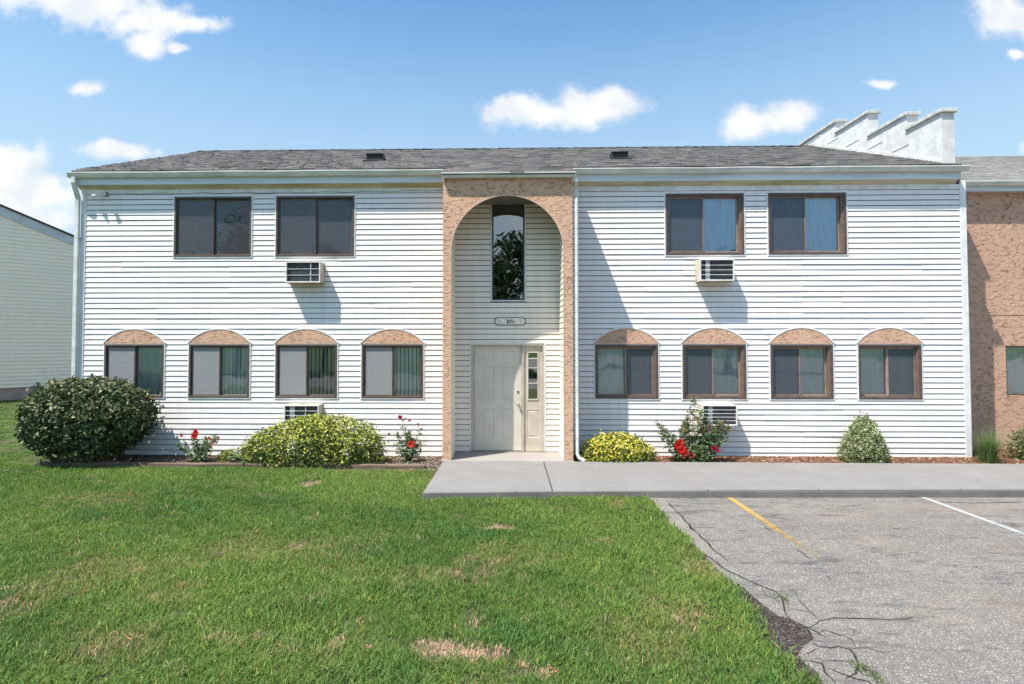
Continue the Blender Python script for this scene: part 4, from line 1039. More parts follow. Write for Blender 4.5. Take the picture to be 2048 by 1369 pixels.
# solid volume
m = MB(); a, b = -9.0, 11.0; dpt = 9
def slabq(o0, o1):
    base = [(a, ZGR-.2), (b, ZGR-.2), (b, top(b)-.02), (a, top(a)-.02)]
    n = len(m.v); m.v += [tuple(W3(s, z, o0)) for s, z in base]+[tuple(W3(s, z, o1)) for s, z in base]
    m.f.extend([(n, n+1, n+2, n+3), (n+7, n+6, n+5, n+4), (n, n+4, n+5, n+1), (n+1, n+5, n+6, n+2), (n+2, n+6, n+7, n+3), (n+3, n+7, n+4, n)])
slabq(-.04, -dpt); m.build('wall', M_NBR, NB)
m = MB(); z = zfb; ch2 = .148
while z < top(a):
    # each course runs from a to where the rake cuts it
    se = min(b, sA+(z+ch2-tA.z)/srk-.05)
    if se > a:
        p0, p1 = W3(a, z, .03), W3(se, z, .03); q0, q1 = W3(a, z+ch2, .001), W3(se, z+ch2, .001); r0, r1 = W3(a, z, -.03), W3(se, z, -.03)
        m.quad(p0, p1, q1, q0); m.quad(r0, r1, p1, p0)
    z += ch2
m.build('siding', M_NBR, NB, kind='stuff')
m = MB()
for o0, o1, d0, d1 in ((.02, .06, -.62, -.02),):
    base = [(a, top(a)+d0*.6), (b, top(b)+d0*.6), (b, top(b)+d1), (a, top(a)+d1)]
    n = len(m.v); m.v += [tuple(W3(s, z, o0)) for s, z in base]+[tuple(W3(s, z, o1)) for s, z in base]
    m.f += [(n+3, n+2, n+1, n), (n+4, n+5, n+6, n+7), (n, n+1, n+5, n+4), (n+2, n+3, n+7, n+6)]
m.build('rake_board', simple('rake_grey', (.55, .60, .63), None, 4, .5, .3), NB)
m = MB(); base = [(a, top(a)-.018), (b, top(b)-.018), (b, top(b)+.05), (a, top(a)+.05)]; n = 0
m.v = [tuple(W3(s, z, .12)) for s, z in base]+[tuple(W3(s, z, -dpt-.1)) for s, z in base]; m.f = [(0,1,2,3),(7,6,5,4),(0,4,5,1),(1,5,6,2),(2,6,7,3),(3,7,4,0)]
m.build('roof', M_BLACK, NB)

# ------------------------------------------------------------------ planting beds
tl = onZ(74, 936, ZGR); tr_ = onZ(851, 938, ZGR); YT = (tl.y+tr_.y)/2
m = MB(); m.box(tl.x, -1.12, YT+.09, F+.2, ZGR-.02, ZGR+.022); m.build('planting_bed', M_BED, kind='structure')
m = MB(); m.box(PXR+.02, XR+8, P-.033, F+.2, -.2, -.055); m.box(XR-.0, XR+8, F+.2, YB2+.1, -.2, -.055); m.build('planting_bed', simple('mulch', (.17, .085, .05), (.08, .04, .028), 30, .95, .1, .01, 60), kind='structure')
TE = thing('timber_edging', ((tl.x+tr_.x)/2, YT, ZGR), 'low brown landscape timbers edging the left flower bed', 'edging')
jx = [74, 291, 528, 700, 851]; pr_ = None
for i, (a, b) in enumerate(zip(jx[:-1], jx[1:])):
    A = onY(a, 930, YT).x+.003; B = onY(b, 930, YT).x-.003; dy = random.uniform(-.015, .015); dz_ = random.uniform(-.012, .006)-.01*i*.3
    m = MB(); m.prism([(A, YT+dy), (B, YT+dy+random.uniform(-.02, .02)), (B, YT+dy+.1), (A, YT+dy+.1)], 'z', ZGR-.03, ZGR+.085+dz_); m.build('timber', M_TIMBER, TE, bevel=.012)
pts = [(random.uniform(PXR+.1, XR+7), random.uniform(P-.03, F), -.052) for _ in range(3600)]+[(random.uniform(XR, XR+6), random.uniform(F, YB2), -.052) for _ in range(700)]
scatter_chips('mulch_chips', pts, (.02, .065), .25, [(.26,.12,.07),(.19,.085,.05),(.34,.20,.13),(.11,.055,.04),(.42,.30,.21)], None)
tag(bpy.data.objects['mulch_chips'], 'orange-brown wood mulch along the right wall', 'mulch')
pts = []
for _ in range(1500):
    x = random.uniform(-2.6, -1.0); y = random.uniform(YT-.25, F-.02)
    e = onZ(880, 925, 0).x-.02 if y > P else onZ(884, 925, 0).x+(P-y)*-.17
    if x < e and (y > YT+.1 or x > onY(853, 930, YT).x) and random.random() < (x+2.7)/1.2: pts.append((x, y, ZGR+.024))
for _ in range(1100): pts.append((random.uniform(tl.x, -1.4), random.uniform(YT+.1, F-.02), ZGR+.024))
scatter_chips('bed_litter', pts, (.015, .05), .35, [(.30,.24,.19),(.20,.15,.11),(.42,.36,.30),(.10,.075,.06),(.35,.30,.26)], None)
tag(bpy.data.objects['bed_litter'], 'pale stones and bark litter in the left flower bed', 'litter')

# ------------------------------------------------------------------ plants
def frame_of(n):
    a = np.where(np.abs(n[:, 2:3]) < .9, np.array([[0, 0, 1.]]), np.array([[1., 0, 0]])); t = np.cross(n, a); t /= np.linalg.norm(t, axis=1, keepdims=True)
    return t, np.cross(n, t)
def leaf_mesh(name, pos, nrm, size, aspect, cols, parent, mat, kind='stuff', fold=.18, droop=.0, up=.3):
    n = len(pos); pos = np.asarray(pos); nrm = np.asarray(nrm)
    nn = nrm+RNG.normal(0, .55, (n, 3)); nn /= np.linalg.norm(nn, axis=1, keepdims=True)
    t, b = frame_of(nn); a = RNG.uniform(0, 2*np.pi, n)[:, None]
    d = t*np.cos(a)+b*np.sin(a)+nrm*.35+np.array([[0, 0, up]]); d -= nn*np.sum(d*nn, 1, keepdims=True); d /= np.linalg.norm(d, axis=1, keepdims=True)
    s = np.cross(nn, d); L = RNG.uniform(*size, n)[:, None]; w = L*aspect/2
    tip = np.array(d)*L; tip[:, 2] -= droop*L[:, 0]
    V = np.empty((n, 6, 3)); V[:, 0] = pos; V[:, 1] = pos+d*L*.35-s*w+nn*L*fold; V[:, 2] = pos+d*L*.75-s*w*.65+nn*L*fold*.8; V[:, 3] = pos+tip; V[:, 4] = pos+d*L*.75+s*w*.65+nn*L*fold*.8; V[:, 5] = pos+d*L*.35+s*w+nn*L*fold
    F_ = []
    for i in range(n):
        k = i*6; F_ += [(k, k+3, k+2, k+1), (k, k+5, k+4, k+3)]
    m = MB(); m.v = V.reshape(-1, 3).tolist(); m.f = F_
    c = np.ones((n, 6, 4)); c[:, :, :3] = np.asarray(cols)[:, None, :]; m.c = c.reshape(-1, 4)
    return m.build(name, mat, parent, kind=kind)
def lump(d, seed, k=3.0):
    r = np.random.default_rng(seed); o = np.zeros(len(d))
    for i in range(6):
        w = r.normal(0, 1, 3)*k*(1+i*.5); o += np.sin(d@w+r.uniform(0, 6))/(1+i*.5)
    return o/3
def shrub(name, x0, x1, ytop, Yc, zb, rd, n, size, aspect, pal, label, cat, shape='round', seed=1, mat=None, lumpy=.07, group=None, up=.3, topcol=None):
    """pal: list of (rgb, weight); x0,x1,ytop are the shrub's extents seen in the photo at distance Yc"""
    a = onY(x0, 880, Yc).x; b = onY(x1, 880, Yc).x; zt = onY((x0+x1)/2, ytop, Yc).z
    cx = (a+b)/2; rx = (b-a)/2; H = zt-zb
    t = thing(name, (cx, Yc, zb), label, cat, group)
    r = np.random.default_rng(seed); d = r.normal(0, 1, (n*2, 3)); d /= np.linalg.norm(d, axis=1, keepdims=True)
    if shape == 'round': d = d[d[:, 2] > -.75][:n]; cz = zb+H*.50; rz = H*.50
    elif shape == 'dome' or shape == 'hump': d = d[d[:, 2] > -.25][:n]; cz = zb+H*.15; rz = H*.85
    else: d = d[d[:, 2] > -.2][:n]; cz = zb+H*.12; rz = H*.88
    n = len(d); rad = (1-r.random(n)**2.2*.40)*(1+lumpy*lump(d, seed))
    # super-ellipsoid: flattens the sides a little
    e = 2.6 if shape in ('round', 'hump') else 2.1
    k = (np.abs(d[:, 0])**e+np.abs(d[:, 1])**e+np.abs(d[:, 2])**e)**(-1/e)
    stray = r.random(n) < .05; rad = np.where(stray, (1+lumpy*lump(d, seed))*r.uniform(1.0, 1.09, n), rad)
    p = d*(rad*k)[:, None]
    if shape == 'cone': sc = 1-.42*np.clip(p[:, 2], 0, 1)**1.2; p[:, 0] *= sc; p[:, 1] *= sc
    if shape == 'round':  # undercut towards the base
        q = np.clip(-p[:, 2], 0, 1); sc = 1-.42*q**1.6; p[:, 0] *= sc; p[:, 1] *= sc; p[:, 0] -= .06*q
    if shape == 'hump': p[:, 2] *= 1-.40*np.clip(-p[:, 0]-.05, 0, 1)**1.0
    pos = np.stack([cx+p[:, 0]*rx, Yc+p[:, 1]*rd, cz+p[:, 2]*rz], 1)
    nr = np.stack([d[:, 0]/rx, d[:, 1]/rd, d[:, 2]/rz], 1); nr /= np.linalg.norm(nr, axis=1, keepdims=True)
    cols = np.array([c for c, w in pal]); ws = np.array([w for c, w in pal], float)
    W_ = np.tile(ws, (n, 1)); patch = lump(d*1.7, seed+3, 2.5)
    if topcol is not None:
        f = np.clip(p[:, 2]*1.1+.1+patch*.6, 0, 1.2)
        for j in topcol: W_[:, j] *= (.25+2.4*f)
    W_ /= W_.sum(1, keepdims=True); ch = (r.random(n)[:, None] > W_.cumsum(1)).sum(1); ch = np.clip(ch, 0, len(pal)-1)
    cc = cols[ch]*r.uniform(.72, 1.22, (n, 1))
    hole = (lump(d*2.2, seed+7, 3.5) < -.42) & (rad > .80) & ~stray
    keep = ~hole & (pos[:, 2] > zb+.01) & (pos[:, 1] < F-.03)
    leaf_mesh('foliage', pos[keep], nr[keep], (size[0]*.8, size[1]*1.12), aspect, cc[keep], t, mat or M_LEAF, up=up)
    SP = []; SN = []; SC = []; ms = MB()
    for i in range(max(6, int(26*rx))):
        k_ = r.integers(0, n); q0 = pos[k_]; o_ = nr[k_]*.6+np.array([0, 0, .7])+r.normal(0, .2, 3); o_ /= np.linalg.norm(o_)
        if d[k_][2] < .1 or rad[k_] < .8: continue
        Ls = r.uniform(.05, .17)*min(1, rx*1.6)
        if q0[1] > F-.25: continue
        ms.tube([tuple(q0), tuple(q0+o_*Ls)], [.003, .0015], 3)
        for j_ in range(9): SP.append(q0+o_*Ls*r.random()+r.normal(0, .008, 3)); SN.append(o_); SC.append(cols[ch[k_]]*r.uniform(.8, 1.3))
    if SP: leaf_mesh('shoots', np.array(SP), np.array(SN), (size[0]*.7, size[1]*.85), aspect, np.array(SC), t, mat or M_LEAF, up=up); ms.build('shoot_stems', M_STEM, t, kind='stuff')
    m = MB(); rr_ = random.Random(seed)
    for i in range(9):
        an = rr_.uniform(0, 6.28); q = rr_.uniform(.3, .7); x = cx+math.cos(an)*rx*q*.8; y = Yc+math.sin(an)*rd*q*.7; z = zb+H*rr_.uniform(.5, .8)
        bx = cx+math.cos(an)*.08; by = Yc+math.sin(an)*.08
        m.tube([(bx, by, zb-.02), ((bx+x)/2+rr_.uniform(-.03, .03), (by+y)/2, zb+(z-zb)*.5), (x, min(y, F-.05), z)], [.014, .010, .004], 5)
    m.build('stems', M_STEM, t)
    return t
G = lambda *c: c
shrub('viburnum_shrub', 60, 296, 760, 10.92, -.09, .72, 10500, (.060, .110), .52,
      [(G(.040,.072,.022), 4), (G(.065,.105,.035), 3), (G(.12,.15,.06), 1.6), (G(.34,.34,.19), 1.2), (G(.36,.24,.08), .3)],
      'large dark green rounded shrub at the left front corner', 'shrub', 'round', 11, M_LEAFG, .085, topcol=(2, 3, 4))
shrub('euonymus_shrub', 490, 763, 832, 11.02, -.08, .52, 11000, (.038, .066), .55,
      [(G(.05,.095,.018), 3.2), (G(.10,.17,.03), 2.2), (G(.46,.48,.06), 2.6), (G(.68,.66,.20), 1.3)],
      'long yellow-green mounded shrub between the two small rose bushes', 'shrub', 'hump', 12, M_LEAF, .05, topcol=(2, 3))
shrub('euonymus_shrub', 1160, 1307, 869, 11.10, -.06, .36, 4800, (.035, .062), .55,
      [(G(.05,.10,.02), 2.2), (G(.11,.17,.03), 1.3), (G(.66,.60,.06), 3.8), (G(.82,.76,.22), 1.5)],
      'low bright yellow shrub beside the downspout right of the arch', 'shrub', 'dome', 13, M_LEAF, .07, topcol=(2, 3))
shrub('euonymus_shrub', 437, 480, 901, 11.15, -.08, .16, 700, (.03, .05), .55,
      [(G(.08,.14,.02), 1.5), (G(.36,.38,.05), 2.5), (G(.5,.48,.12), 1)],
      'tiny yellow shrub at the left end of the long mounded shrub', 'shrub', 'dome', 14)
shrub('boxwood_shrub', 1682, 1773, 834, 11.22, -.06, .36, 5600, (.032, .058), .42,
      [(G(.10,.15,.05), 3), (G(.20,.26,.10), 3), (G(.40,.45,.20), 2.6), (G(.55,.57,.34), 1.6)],
      'variegated cone-shaped shrub standing alone under the right windows', 'shrub', 'cone', 15, M_LEAF, .06, topcol=(2, 3))
shrub('boxwood_shrub', 2000, 2110, 846, 11.75, -.06, .42, 5200, (.035, .06), .5,
      [(G(.05,.085,.025), 3), (G(.10,.15,.045), 3), (G(.20,.26,.09), 1.8), (G(.32,.33,.14), .6)],
      'rounded variegated shrub cut by the right edge of the photo', 'shrub', 'dome', 16, M_LEAF, .10, topcol=(2, 3))

def rose(px0, px1, ytop, Yc, zb, canes, blooms, label, seed, nleaf, cat='rose bush', leafpal=None, spread=1.0):
    r = random.Random(seed); base = onY((px0+px1)/2, 915, Yc); H = onY(px0, ytop, Yc).z-zb; cx = base.x; wx = (onY(px1, 900, Yc).x-onY(px0, 900, Yc).x)/2
    t = thing('rose_bush', (cx, Yc, zb), label, cat, 'rose bushes along the wall'); m = MB(); LP = []; LN = []; tips = []
    for i, c in enumerate(canes):
        dx, h = c[0]*wx, c[1]*H; n = 7; pts = []; dyy = r.uniform(-.18, .18)
        for k in range(n):
            u = k/(n-1); pts.append(Vector((cx+dx*(u**.8)*.95+r.uniform(-.012, .012), min(Yc+dyy*u, F-.06), zb+h*u)))
        m.tube(pts, [.009*(1-.75*k/(n-1)) for k in range(n)], 5); tips.append(pts[-1])
        nl = int(1.8*nleaf*c[1]*(c[2] if len(c) > 2 else 1))
        for _ in range(nl):
            u = r.random()**.8; k = min(n-2, int(u*(n-1))); f = u*(n-1)-k; p = pts[k].lerp(pts[k+1], f); a = r.uniform(0, 6.28); rr = r.uniform(.03, .13)*spread*(1.25-u)*(1.2 if u < .5 else 1)
            q = p+Vector((math.cos(a)*rr, math.sin(a)*rr*.8, r.uniform(-.03, .04)))
            for _k in range(4): LP.append(q+Vector((r.uniform(-.022, .022), r.uniform(-.022, .022), r.uniform(-.02, .02)))); LN.append(Vector((math.cos(a)*.4, math.sin(a)*.4-.3, .8)).normalized())
        for _ in range(3):
            u = r.uniform(.3, .9); k = min(n-2, int(u*(n-1))); p = pts[k]; a = r.uniform(0, 6.28)
            m.tube([p, p+Vector((math.cos(a)*.07, math.sin(a)*.05, .07)), p+Vector((math.cos(a)*.12, math.sin(a)*.08, .15))], [.004, .003, .002], 4)
    m.build('stems', M_STEM, t)
    LP = np.array([tuple(p) for p in LP]); LP[:, 1] = np.minimum(LP[:, 1], F-.04); pal = leafpal or [G(.08,.16,.05), G(.14,.24,.08), G(.26,.36,.14), G(.05,.11,.035)]
    cc = np.array([pal[r.randrange(len(pal))] for _ in LP])*np.array([[r.uniform(.75, 1.2)] for _ in LP])
    zf = (LP[:, 2]-zb)/H; red = (zf > .45) & (np.array([r.random() for _ in LP]) < (.30 if leafpal else .12)); cc[red] = np.array([.26, .13, .06])
    leaf_mesh('foliage', LP, np.array([tuple(v) for v in LN]), (.032, .058), .62, cc, t, M_LEAF)
    for bx, by, br, bc in blooms:
        c = onY(bx, by, Yc-.22); br *= 1.2; m = MB(); C = []
        for ring, (cnt, tilt, s) in enumerate(((6, .25, 1.0), (6, .65, .8), (5, 1.0, .55), (4, 1.3, .35))):
            for k in range(cnt):
                a = 6.28*k/cnt+ring*.5+r.uniform(-.2, .2); o = Vector((math.cos(a), -.55, math.sin(a)*.9)).normalized() if False else Vector((math.cos(a)*math.cos(tilt), -math.sin(tilt), math.sin(a)*math.cos(tilt)))
                o.z += .25; sd = Vector((-math.sin(a), 0, math.cos(a))); L = br*s; b0 = c+Vector((0, br*.25, 0)); n0 = len(m.v); mid = b0+o*L*.6; tip = b0+o*L+Vector((0, .15*br, 0))
                m.v += [tuple(b0), tuple(mid-sd*L*.45), tuple(tip-sd*L*.25), tuple(tip+sd*L*.25), tuple(mid+sd*L*.45), tuple(mid+Vector((0, br*.12, 0)))]
                m.f += [(n0, n0+1, n0+5), (n0+1, n0+2, n0+5), (n0+2, n0+3, n0+5), (n0+3, n0+4, n0+5), (n0+4, n0, n0+5)]
                q = r.uniform(.75, 1.15); C += [(bc[0]*q, bc[1]*q, bc[2]*q, 1)]*6
        m.c = C; m.build('bloom', M_PETAL, t)
    return t
RED = (.75, .025, .02); PINK = (.62, .12, .13); COR = (.80, .07, .03); MAG = (.6, .02, .08)
rose(358, 440, 864, 11.1, -.08, [(-.9,.65),(-.55,.75),(-.15,1.0,.7),(.1,.7),(.4,.72),(.7,.8),(.95,.78,.5),(-.3,.5),(.2,.5),(.6,.5)],
     [(391, 866, .045, RED), (388, 874, .05, RED), (418, 878, .03, PINK), (436, 877, .025, PINK), (362, 873, .022, PINK), (423, 888, .03, (.7,.2,.15))],
     'small rose bush with two red blooms right of the big dark shrub', 31, 24)
rose(783, 853, 834, 11.1, -.08, [(-.6,.62),(-.35,.98,.45),(0,.7),(.15,.55),(.55,.8,.3),(.8,.78,.25),(.95,.5,.5),(-.85,.45),(.35,.5),(-.1,.45),(.6,.45)],
     [(800, 836, .035, MAG), (819, 842, .022, PINK), (836, 850, .022, (.5,.1,.15)), (822, 891, .058, COR), (778, 869, .02, (.4,.08,.12))],
     'leggy rose bush with one scarlet bloom beside the left pillar', 32, 26)
rose(1303, 1460, 796, 11.15, -.06, [(-.95,.62,.9),(-.85,.50,1),(-.55,.42),(-.2,.5),(-.15,.60,1.3),(.14,1.0,.55),(.22,.80,.9),(.45,.68,1.4),(.7,.64,1.5),(.92,.62,1.4),(1.12,.52,1.3),(.6,.42,1.5),(-.12,.72,.7),(-.4,.30,1.2),(.85,.40,1.2),(.3,.3,1.5),(.15,.35,1.5),(.65,.3)],
     [(1358, 893, .07, RED), (1364, 902, .075, RED), (1370, 909, .06, (.55,.015,.02)), (1362, 885, .05, RED), (1429, 897, .05, MAG), (1384, 913, .05, (.35,.02,.04)), (1436, 903, .03, MAG)],
     'tall sprawling rose bush with a red flower cluster low at its base', 33, 62, leafpal=[G(.07,.15,.05), G(.12,.22,.08), G(.20,.29,.10), G(.05,.11,.04), G(.20,.19,.08)], spread=1.7)

# hosta: each broad leaf its own part
hc = onY(486, 915, 10.80); H_ = thing('hosta_plant', (hc.x, 10.80, -.08), 'hosta with pale-edged broad leaves tucked at the left end of the mounded shrub', 'plant')
for i in range(17):
    a = math.radians(random.uniform(95, 265)) if i < 12 else random.uniform(0, 6.28); L = random.uniform(.22, .36); el = random.uniform(.5, 1.15); m = MB(); C = []
    d = Vector((math.cos(a), math.sin(a)*.6, 0)).normalized(); s = Vector((-d.y, d.x, 0)); n = 7
    for k in range(n+1):
        u = k/n; c = Vector((hc.x, 10.80, -.06))+d*L*u*math.cos(el*.6)+Vector((0, 0, L*(math.sin(el)*u*1.3-.55*u*u))); w = .042*math.sin(math.pi*(u**.75))+.003
        for q, (o, up_) in enumerate(((-1, .012), (-.6, .004), (0, -.006), (.6, .004), (1, .012))): m.v.append(tuple(c+s*w*o+Vector((0, 0, up_))))
        C += [(.55, .58, .40, 1), (.13, .22, .09, 1), (.10, .19, .07, 1), (.13, .22, .09, 1), (.55, .58, .40, 1)]
    for k in range(n):
        for q in range(4): b = k*5+q; m.f.append((b, b+1, b+6, b+5))
    m.c = C; m.build('leaf', M_LEAF, H_, smooth=True)
# ornamental grass clump at right
gc = onY(1976, 915, 11.2); OG = thing('ornamental_grass', (gc.x, 11.2, -.06), 'spiky green ornamental grass clump at the foot of the right corner', 'grass clump'); m = MB(); C = []
for i in range(760):
    a = random.uniform(0, 6.28); L = random.uniform(.35, .72); lean = random.uniform(.05, 1.15); d = Vector((math.cos(a), math.sin(a)*.7, 0)); s = Vector((-d.y, d.x, 0))*.0035
    b = Vector((gc.x+random.gauss(0, .07), 11.2+random.gauss(0, .05), -.05)); n0 = len(m.v); k_ = random.uniform(.7, 1.3)
    for u in (0, .35, .7, 1): c = b+d*L*u*math.sin(lean*u*1.1)*.9+Vector((0, 0, L*u*math.cos(lean*.75*u))); w = (1-u*.9); m.v += [tuple(c-s*w), tuple(c+s*w)]; C += [(.10*k_*(1+u*.7), .17*k_*(1+u*.5), .045*k_*(1+u), 1)]*2
    for q in range(3): z_ = n0+q*2; m.f.append((z_, z_+1, z_+3, z_+2))
m.c = C; m.build('foliage', M_LEAF, OG, kind='stuff')

# ------------------------------------------------------------------ lawn
def make_tufts():
    T_ = []
    for v in range(6):
        m = MB(); C = []; r = random.Random(100+v)
        for i in range(30):
            a = r.uniform(0, 6.28); rad = .075*math.sqrt(r.random()); b = Vector((math.cos(a)*rad, math.sin(a)*rad, 0)); L = r.uniform(.022, .062); lean = r.uniform(.1, 1.1); a2 = r.uniform(0, 6.28)
            d = Vector((math.cos(a2), math.sin(a2), 0)); s = Vector((-d.y, d.x, 0))*r.uniform(.0016, .003); n0 = len(m.v); k = r.uniform(.65, 1.35); yl = r.uniform(.85, 1.35)
            if r.random() < .07: k *= 1.5; yl = 2.0
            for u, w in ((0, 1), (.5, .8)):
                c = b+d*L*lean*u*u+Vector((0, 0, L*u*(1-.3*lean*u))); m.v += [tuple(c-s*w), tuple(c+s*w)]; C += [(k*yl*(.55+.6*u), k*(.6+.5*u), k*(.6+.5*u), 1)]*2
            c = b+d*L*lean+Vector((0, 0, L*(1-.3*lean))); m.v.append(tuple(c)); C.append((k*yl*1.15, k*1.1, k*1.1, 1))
            m.f += [(n0, n0+1, n0+3, n0+2), (n0+2, n0+3, n0+4)]
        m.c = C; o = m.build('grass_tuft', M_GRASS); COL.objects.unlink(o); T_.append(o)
    return T_
TUFTS = make_tufts()
def vnoise(x, y, s, seed):
    r = np.random.default_rng(seed); o = np.zeros_like(x); a = 1
    for i in range(4):
        for j in range(3):
            w = r.normal(0, 1, 2)*s*(1.9**i); o += a*np.sin(x*w[0]+y*w[1]+r.uniform(0, 6))/3
        a *= .6
    return o
def lawn():
    pts = []
    def area(n, x0, x1, y0, y1): return np.stack([RNG.uniform(x0, x1, n), RNG.uniform(y0, y1, n)], 1)
    A = area(52000, -10.5, 4.2, 3.1, 10.75); Bq = area(9000, -20, XL+.1, 10.75, 27); Cq = area(5000, -14, -9.5, 4, 12); Dq = area(1500, -8, -1, 2.0, 3.1)
    P_ = np.concatenate([A, Bq, Cq, Dq]); x, y = P_[:, 0], P_[:, 1]
    ex = np.array([edge_x(v) for v in y])+vnoise(x*0, y, 3, 5)*.035
    fr = kl.y+(x-kl.x)*(k0.y-kl.y)/(k0.x-kl.x)
    ok = (x < ex-.03)
    sidex = onZ(884, 925, 0).x+(onZ(845, 983.5, 0).x-onZ(884, 925, 0).x)*np.clip((P-y)/(P-kl.y), 0, 1)
    ok &= ~((y > fr-.03) & (x > sidex-.04)); ok &= ~((x > LE[0].x-.2) & (y > LE[0].y+.0)&(x>LE[0].x))
    ok &= ~((y > YT-.02) & (x > tl.x-.05) & (y < F+.3)); ok &= ~((y > F-.1) & (x > XL-.1))
    nd = Vector((-dirn.y, dirn.x, 0)); off = (x-g0_.x)*nrm.x+(y-g0_.y)*nrm.y; ok &= off > .1
    bare = (x > -3.2) & (x < -1.0) & (y > YT-.42); ok &= ~(bare & (vnoise(x, y, 4, 9)+.9*(y-(YT-.3))*3 > .2))
    x, y = x[ok], y[ok]; n = len(x); print('tufts', n)
    # colour: green to yellow-green by slow noise, tan where thatch shows
    f = vnoise(x, y*1.3, .9, 21); g = vnoise(x, y, 3.2, 22); dead = np.clip((vnoise(x, y*1.2, 1.6, 23)+.35*g-1.05)*1.5, 0, 1)*.6
    strong = [(925,1303,95,16),(855,1298,32,16),(1048,1334,16,12),(1088,1347,20,9),(508,1279,12,8),(672,1287,22,10),(740,1293,16,10),(1000,1056,36,8),(620,968,20,6),(960,1310,50,16)]
    mild = [(1340,1230,90,60),(1430,1080,50,30),(250,1140,120,30),(230,1290,140,40),(560,1100,180,30),(1020,1120,90,40),(810,940,60,10),(1240,1010,40,14),(180,1000,90,20),(1300,1290,110,40),(860,955,24,16),(100,1180,100,60),(840,1150,120,20),(1215,1085,30,16),(350,1190,60,24),(1390,1130,40,30)]
    nz_ = vnoise(x, y, 14, 25)*.35
    st = np.zeros(n)
    for (cx, cy, rx, ry), k, base in [(s, 0, 1.0) for s in strong]+[(s, 1, .52) for s in mild]:
        c = onZ(cx, cy, ZGR); ax = onZ(cx+rx, cy, ZGR).x-c.x; ay = abs(onZ(cx, cy-ry, ZGR).y-onZ(cx, cy+ry, ZGR).y)/2
        q = np.sqrt(((x-c.x)/ax)**2+((y-c.y)/ay)**2)+nz_*(1 if k == 0 else 1.6)
        v = np.clip((1.15-q)*(3 if k == 0 else 1.1), 0, 1)*base
        if k == 0: st = np.maximum(st, v)
        else: dead = np.maximum(dead, v)
    gre = np.array([.098, .215, .042]); gr2 = np.array([.172, .300, .062]); gr3 = np.array([.060, .175, .052]); yel = np.array([.30, .31, .11]); tan = np.array([.74, .58, .41])
    w1 = np.clip(.5+.5*f, 0, 1)[:, None]; w2 = np.clip(-.4*f+.6*g-.1, 0, 1)[:, None]*.7
    col = gre*(1-w1)+gr2*w1; col = col*(1-w2)+gr3*w2
    # per-tuft random: some go tan in mild areas
    rnd = RNG.random(n); dd = (dead*(.35+rnd*.9))[:, None].clip(0, 1); col = col*(1-dd)+yel*dd
    tn = ((rnd < dead*.22) | (rnd < .012))[:, None]; col = np.where(tn, tan*.62, col)
    sm_ = (st > .35+.35*RNG.random(n))[:, None]; col = np.where(sm_, tan*RNG.uniform(.75, 1.15, (n, 1)), col)
    col *= RNG.uniform(.80, 1.22, (n, 1))
    sc = RNG.uniform(.6, 1.5, n)*(1+.18*g)*(1-.45*st)*(1-.25*dead); sc = np.clip(sc, .35, 1.8)
    near_edge = np.clip(1-np.abs(x-np.array([edge_x(v) for v in y]))/.25, 0, 1); sc *= 1+.35*near_edge
    me = bpy.data.meshes.new('lawn_grass'); me.vertices.add(n); me.vertices.foreach_set('co', np.stack([x, y, np.full(n, ZGR-.004)], 1).ravel())
    a = me.attributes.new('gcol', 'FLOAT_COLOR', 'POINT'); a.data.foreach_set('color', np.concatenate([col, np.ones((n, 1))], 1).astype(np.float32).ravel())
    a = me.attributes.new('gscale', 'FLOAT', 'POINT'); a.data.foreach_set('value', sc.astype(np.float32))
    a = me.attributes.new('grot', 'FLOAT_VECTOR', 'POINT'); a.data.foreach_set('vector', np.stack([RNG.uniform(-.12, .12, n), RNG.uniform(-.12, .12, n), RNG.uniform(0, 6.28, n)], 1).astype(np.float32).ravel())
    a = me.attributes.new('gidx', 'INT', 'POINT'); a.data.foreach_set('value', RNG.integers(0, len(TUFTS), n).astype(np.int32))
    o = bpy.data.objects.new('lawn_grass', me); COL.objects.link(o); tag(o, 'green lawn grass with tan thatch patches', 'grass', kind='stuff')
    ng = bpy.data.node_groups.new('lawn', 'GeometryNodeTree'); ng.interface.new_socket('Geometry', in_out='INPUT', socket_type='NodeSocketGeometry'); ng.interface.new_socket('Geometry', in_out='OUTPUT', socket_type='NodeSocketGeometry')
    gi = ng.nodes.new('NodeGroupInput'); go = ng.nodes.new('NodeGroupOutput'); mp = ng.nodes.new('GeometryNodeMeshToPoints'); ip = ng.nodes.new('GeometryNodeInstanceOnPoints'); gt = ng.nodes.new('GeometryNodeGeometryToInstance')
    ng.links.new(gi.outputs[0], mp.inputs['Mesh']); ng.links.new(mp.outputs[0], ip.inputs['Points'])
    for t_ in reversed(TUFTS):
        oi = ng.nodes.new('GeometryNodeObjectInfo'); oi.inputs['Object'].default_value = t_; oi.inputs['As Instance'].default_value = True; ng.links.new(oi.outputs['Geometry'], gt.inputs[0])
    ng.links.new(gt.outputs[0], ip.inputs['Instance']); ip.inputs['Pick Instance'].default_value = True
    def at(nm, ty):
        q = ng.nodes.new('GeometryNodeInputNamedAttribute'); q.data_type = ty; q.inputs['Name'].default_value = nm; return q.outputs['Attribute']
    ng.links.new(at('gidx', 'INT'), ip.inputs['Instance Index']); ng.links.new(at('grot', 'FLOAT_VECTOR'), ip.inputs['Rotation']); ng.links.new(at('gscale', 'FLOAT'), ip.inputs['Scale'])
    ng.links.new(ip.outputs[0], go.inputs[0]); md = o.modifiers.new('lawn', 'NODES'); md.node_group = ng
lawn()

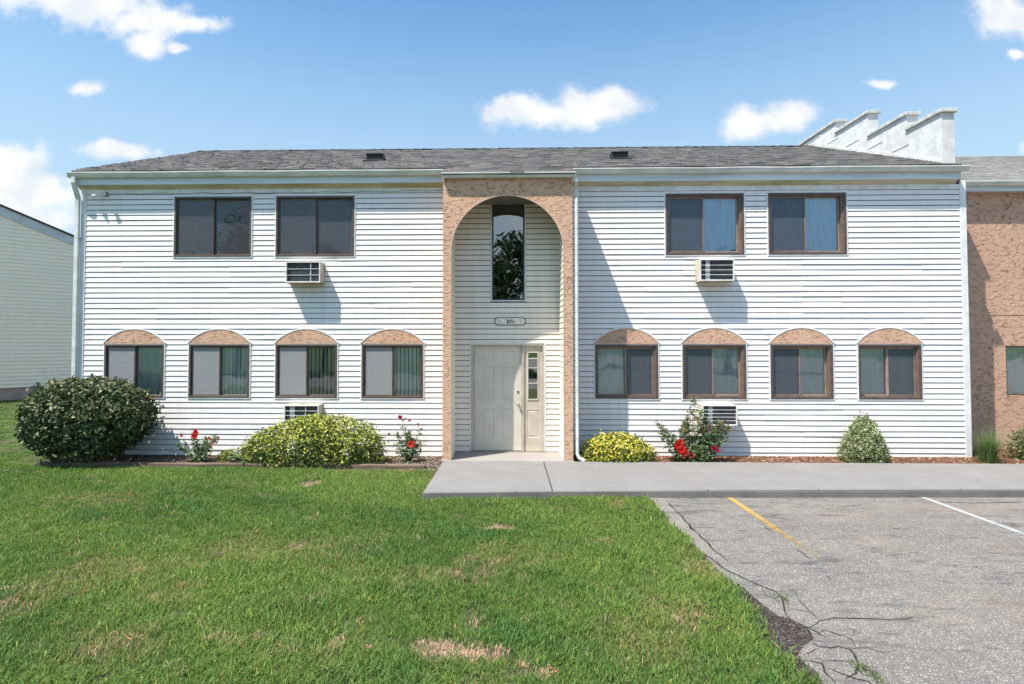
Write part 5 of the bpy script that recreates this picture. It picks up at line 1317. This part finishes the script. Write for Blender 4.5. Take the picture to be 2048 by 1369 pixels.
# weeds sprouting from the cracks
wd = MB(); C = []
for X, Y, n in ((815, 695, 50), (1205, 1040, 90), (1290, 1100, 60), (665, 820, 40), (75, 130, 50), (590, 655, 30)):
    c = onZ(*zp(X, Y), ZA)
    for i in range(n):
        a = random.uniform(0, 6.28); L = random.uniform(.02, .055); d = Vector((math.cos(a), math.sin(a), 0)); b = c+Vector((random.gauss(0, .03), random.gauss(0, .05), 0)); s = Vector((-d.y, d.x, 0))*.003; n0 = len(wd.v); k = random.uniform(.7, 1.3)
        wd.v += [tuple(b-s), tuple(b+s), tuple(b+d*L*.6+Vector((0, 0, L)))]; wd.f.append((n0, n0+1, n0+2)); C += [(.09*k, .15*k, .03*k, 1)]*3
wd.c = C; tag(wd.build('crack_weeds', M_LEAF), 'small green weeds in the asphalt cracks', 'weeds', kind='stuff')

# ------------------------------------------------------------------ trees across the lot, seen mirrored in the windows
def tree(x, y, h, r, seed, label):
    rr_ = random.Random(seed); t = thing('shade_tree', (x, y, ZGR), label, 'tree', 'trees across the parking lot'); m = MB()
    m.tube([(x, y, ZGR-.1), (x+.1, y, h*.25), (x-.1, y+.1, h*.5), (x, y, h*.8)], [.28, .2, .13, .04], 8); tips = []
    for i in range(12):
        a = rr_.uniform(0, 6.28); z = h*rr_.uniform(.25, .6); L = r*rr_.uniform(.5, .95); e = Vector((x+math.cos(a)*L, y+math.sin(a)*L, z+h*rr_.uniform(.1, .3))); m.tube([(x, y, z), ((x+e.x)/2, (y+e.y)/2, z+h*.05), e], [.09, .06, .02], 5); tips.append(e)
    m.build('trunk', M_BARK, t)
    g = np.random.default_rng(seed); cl = []; n = 5200
    for i in range(46): d = g.normal(0, 1, 3); d /= np.linalg.norm(d); q = g.random()**.4; cl.append([x+d[0]*r*q, y+d[1]*r*q, h*.62+d[2]*h*.33*q])
    cl = np.array(cl); w = g.integers(0, len(cl), n); d = g.normal(0, 1, (n, 3)); d /= np.linalg.norm(d, axis=1, keepdims=True); pos = cl[w]+d*(g.random((n, 1))**.5)*r*.30
    cc = np.array([.045, .085, .022])*g.uniform(.6, 1.5, (n, 1)); leaf_mesh('crown', pos, d, (.22, .42), .6, cc, t, M_LEAF)
for i, (x, y, h, r, lb) in enumerate([(-.4, -19, 10.6, 3.6, 'dark leafy tree mirrored in the tall window above the door'), (-20.0, -20, 11.2, 4.2, 'tree mirrored in the first upper window at the left'), (-14.5, -24, 10.8, 3.4, 'tree mirrored in the second upper window left of the arch'),
        (8, -30, 8.2, 3.8, 'tree behind the viewer mirrored in the lower windows right of the arch'), (17, -22, 8.8, 4.0, 'tree behind the viewer mirrored in the rightmost windows')]):
    tree(x, y, h, r, 50+i, lb)
print('objects', len(bpy.data.objects))
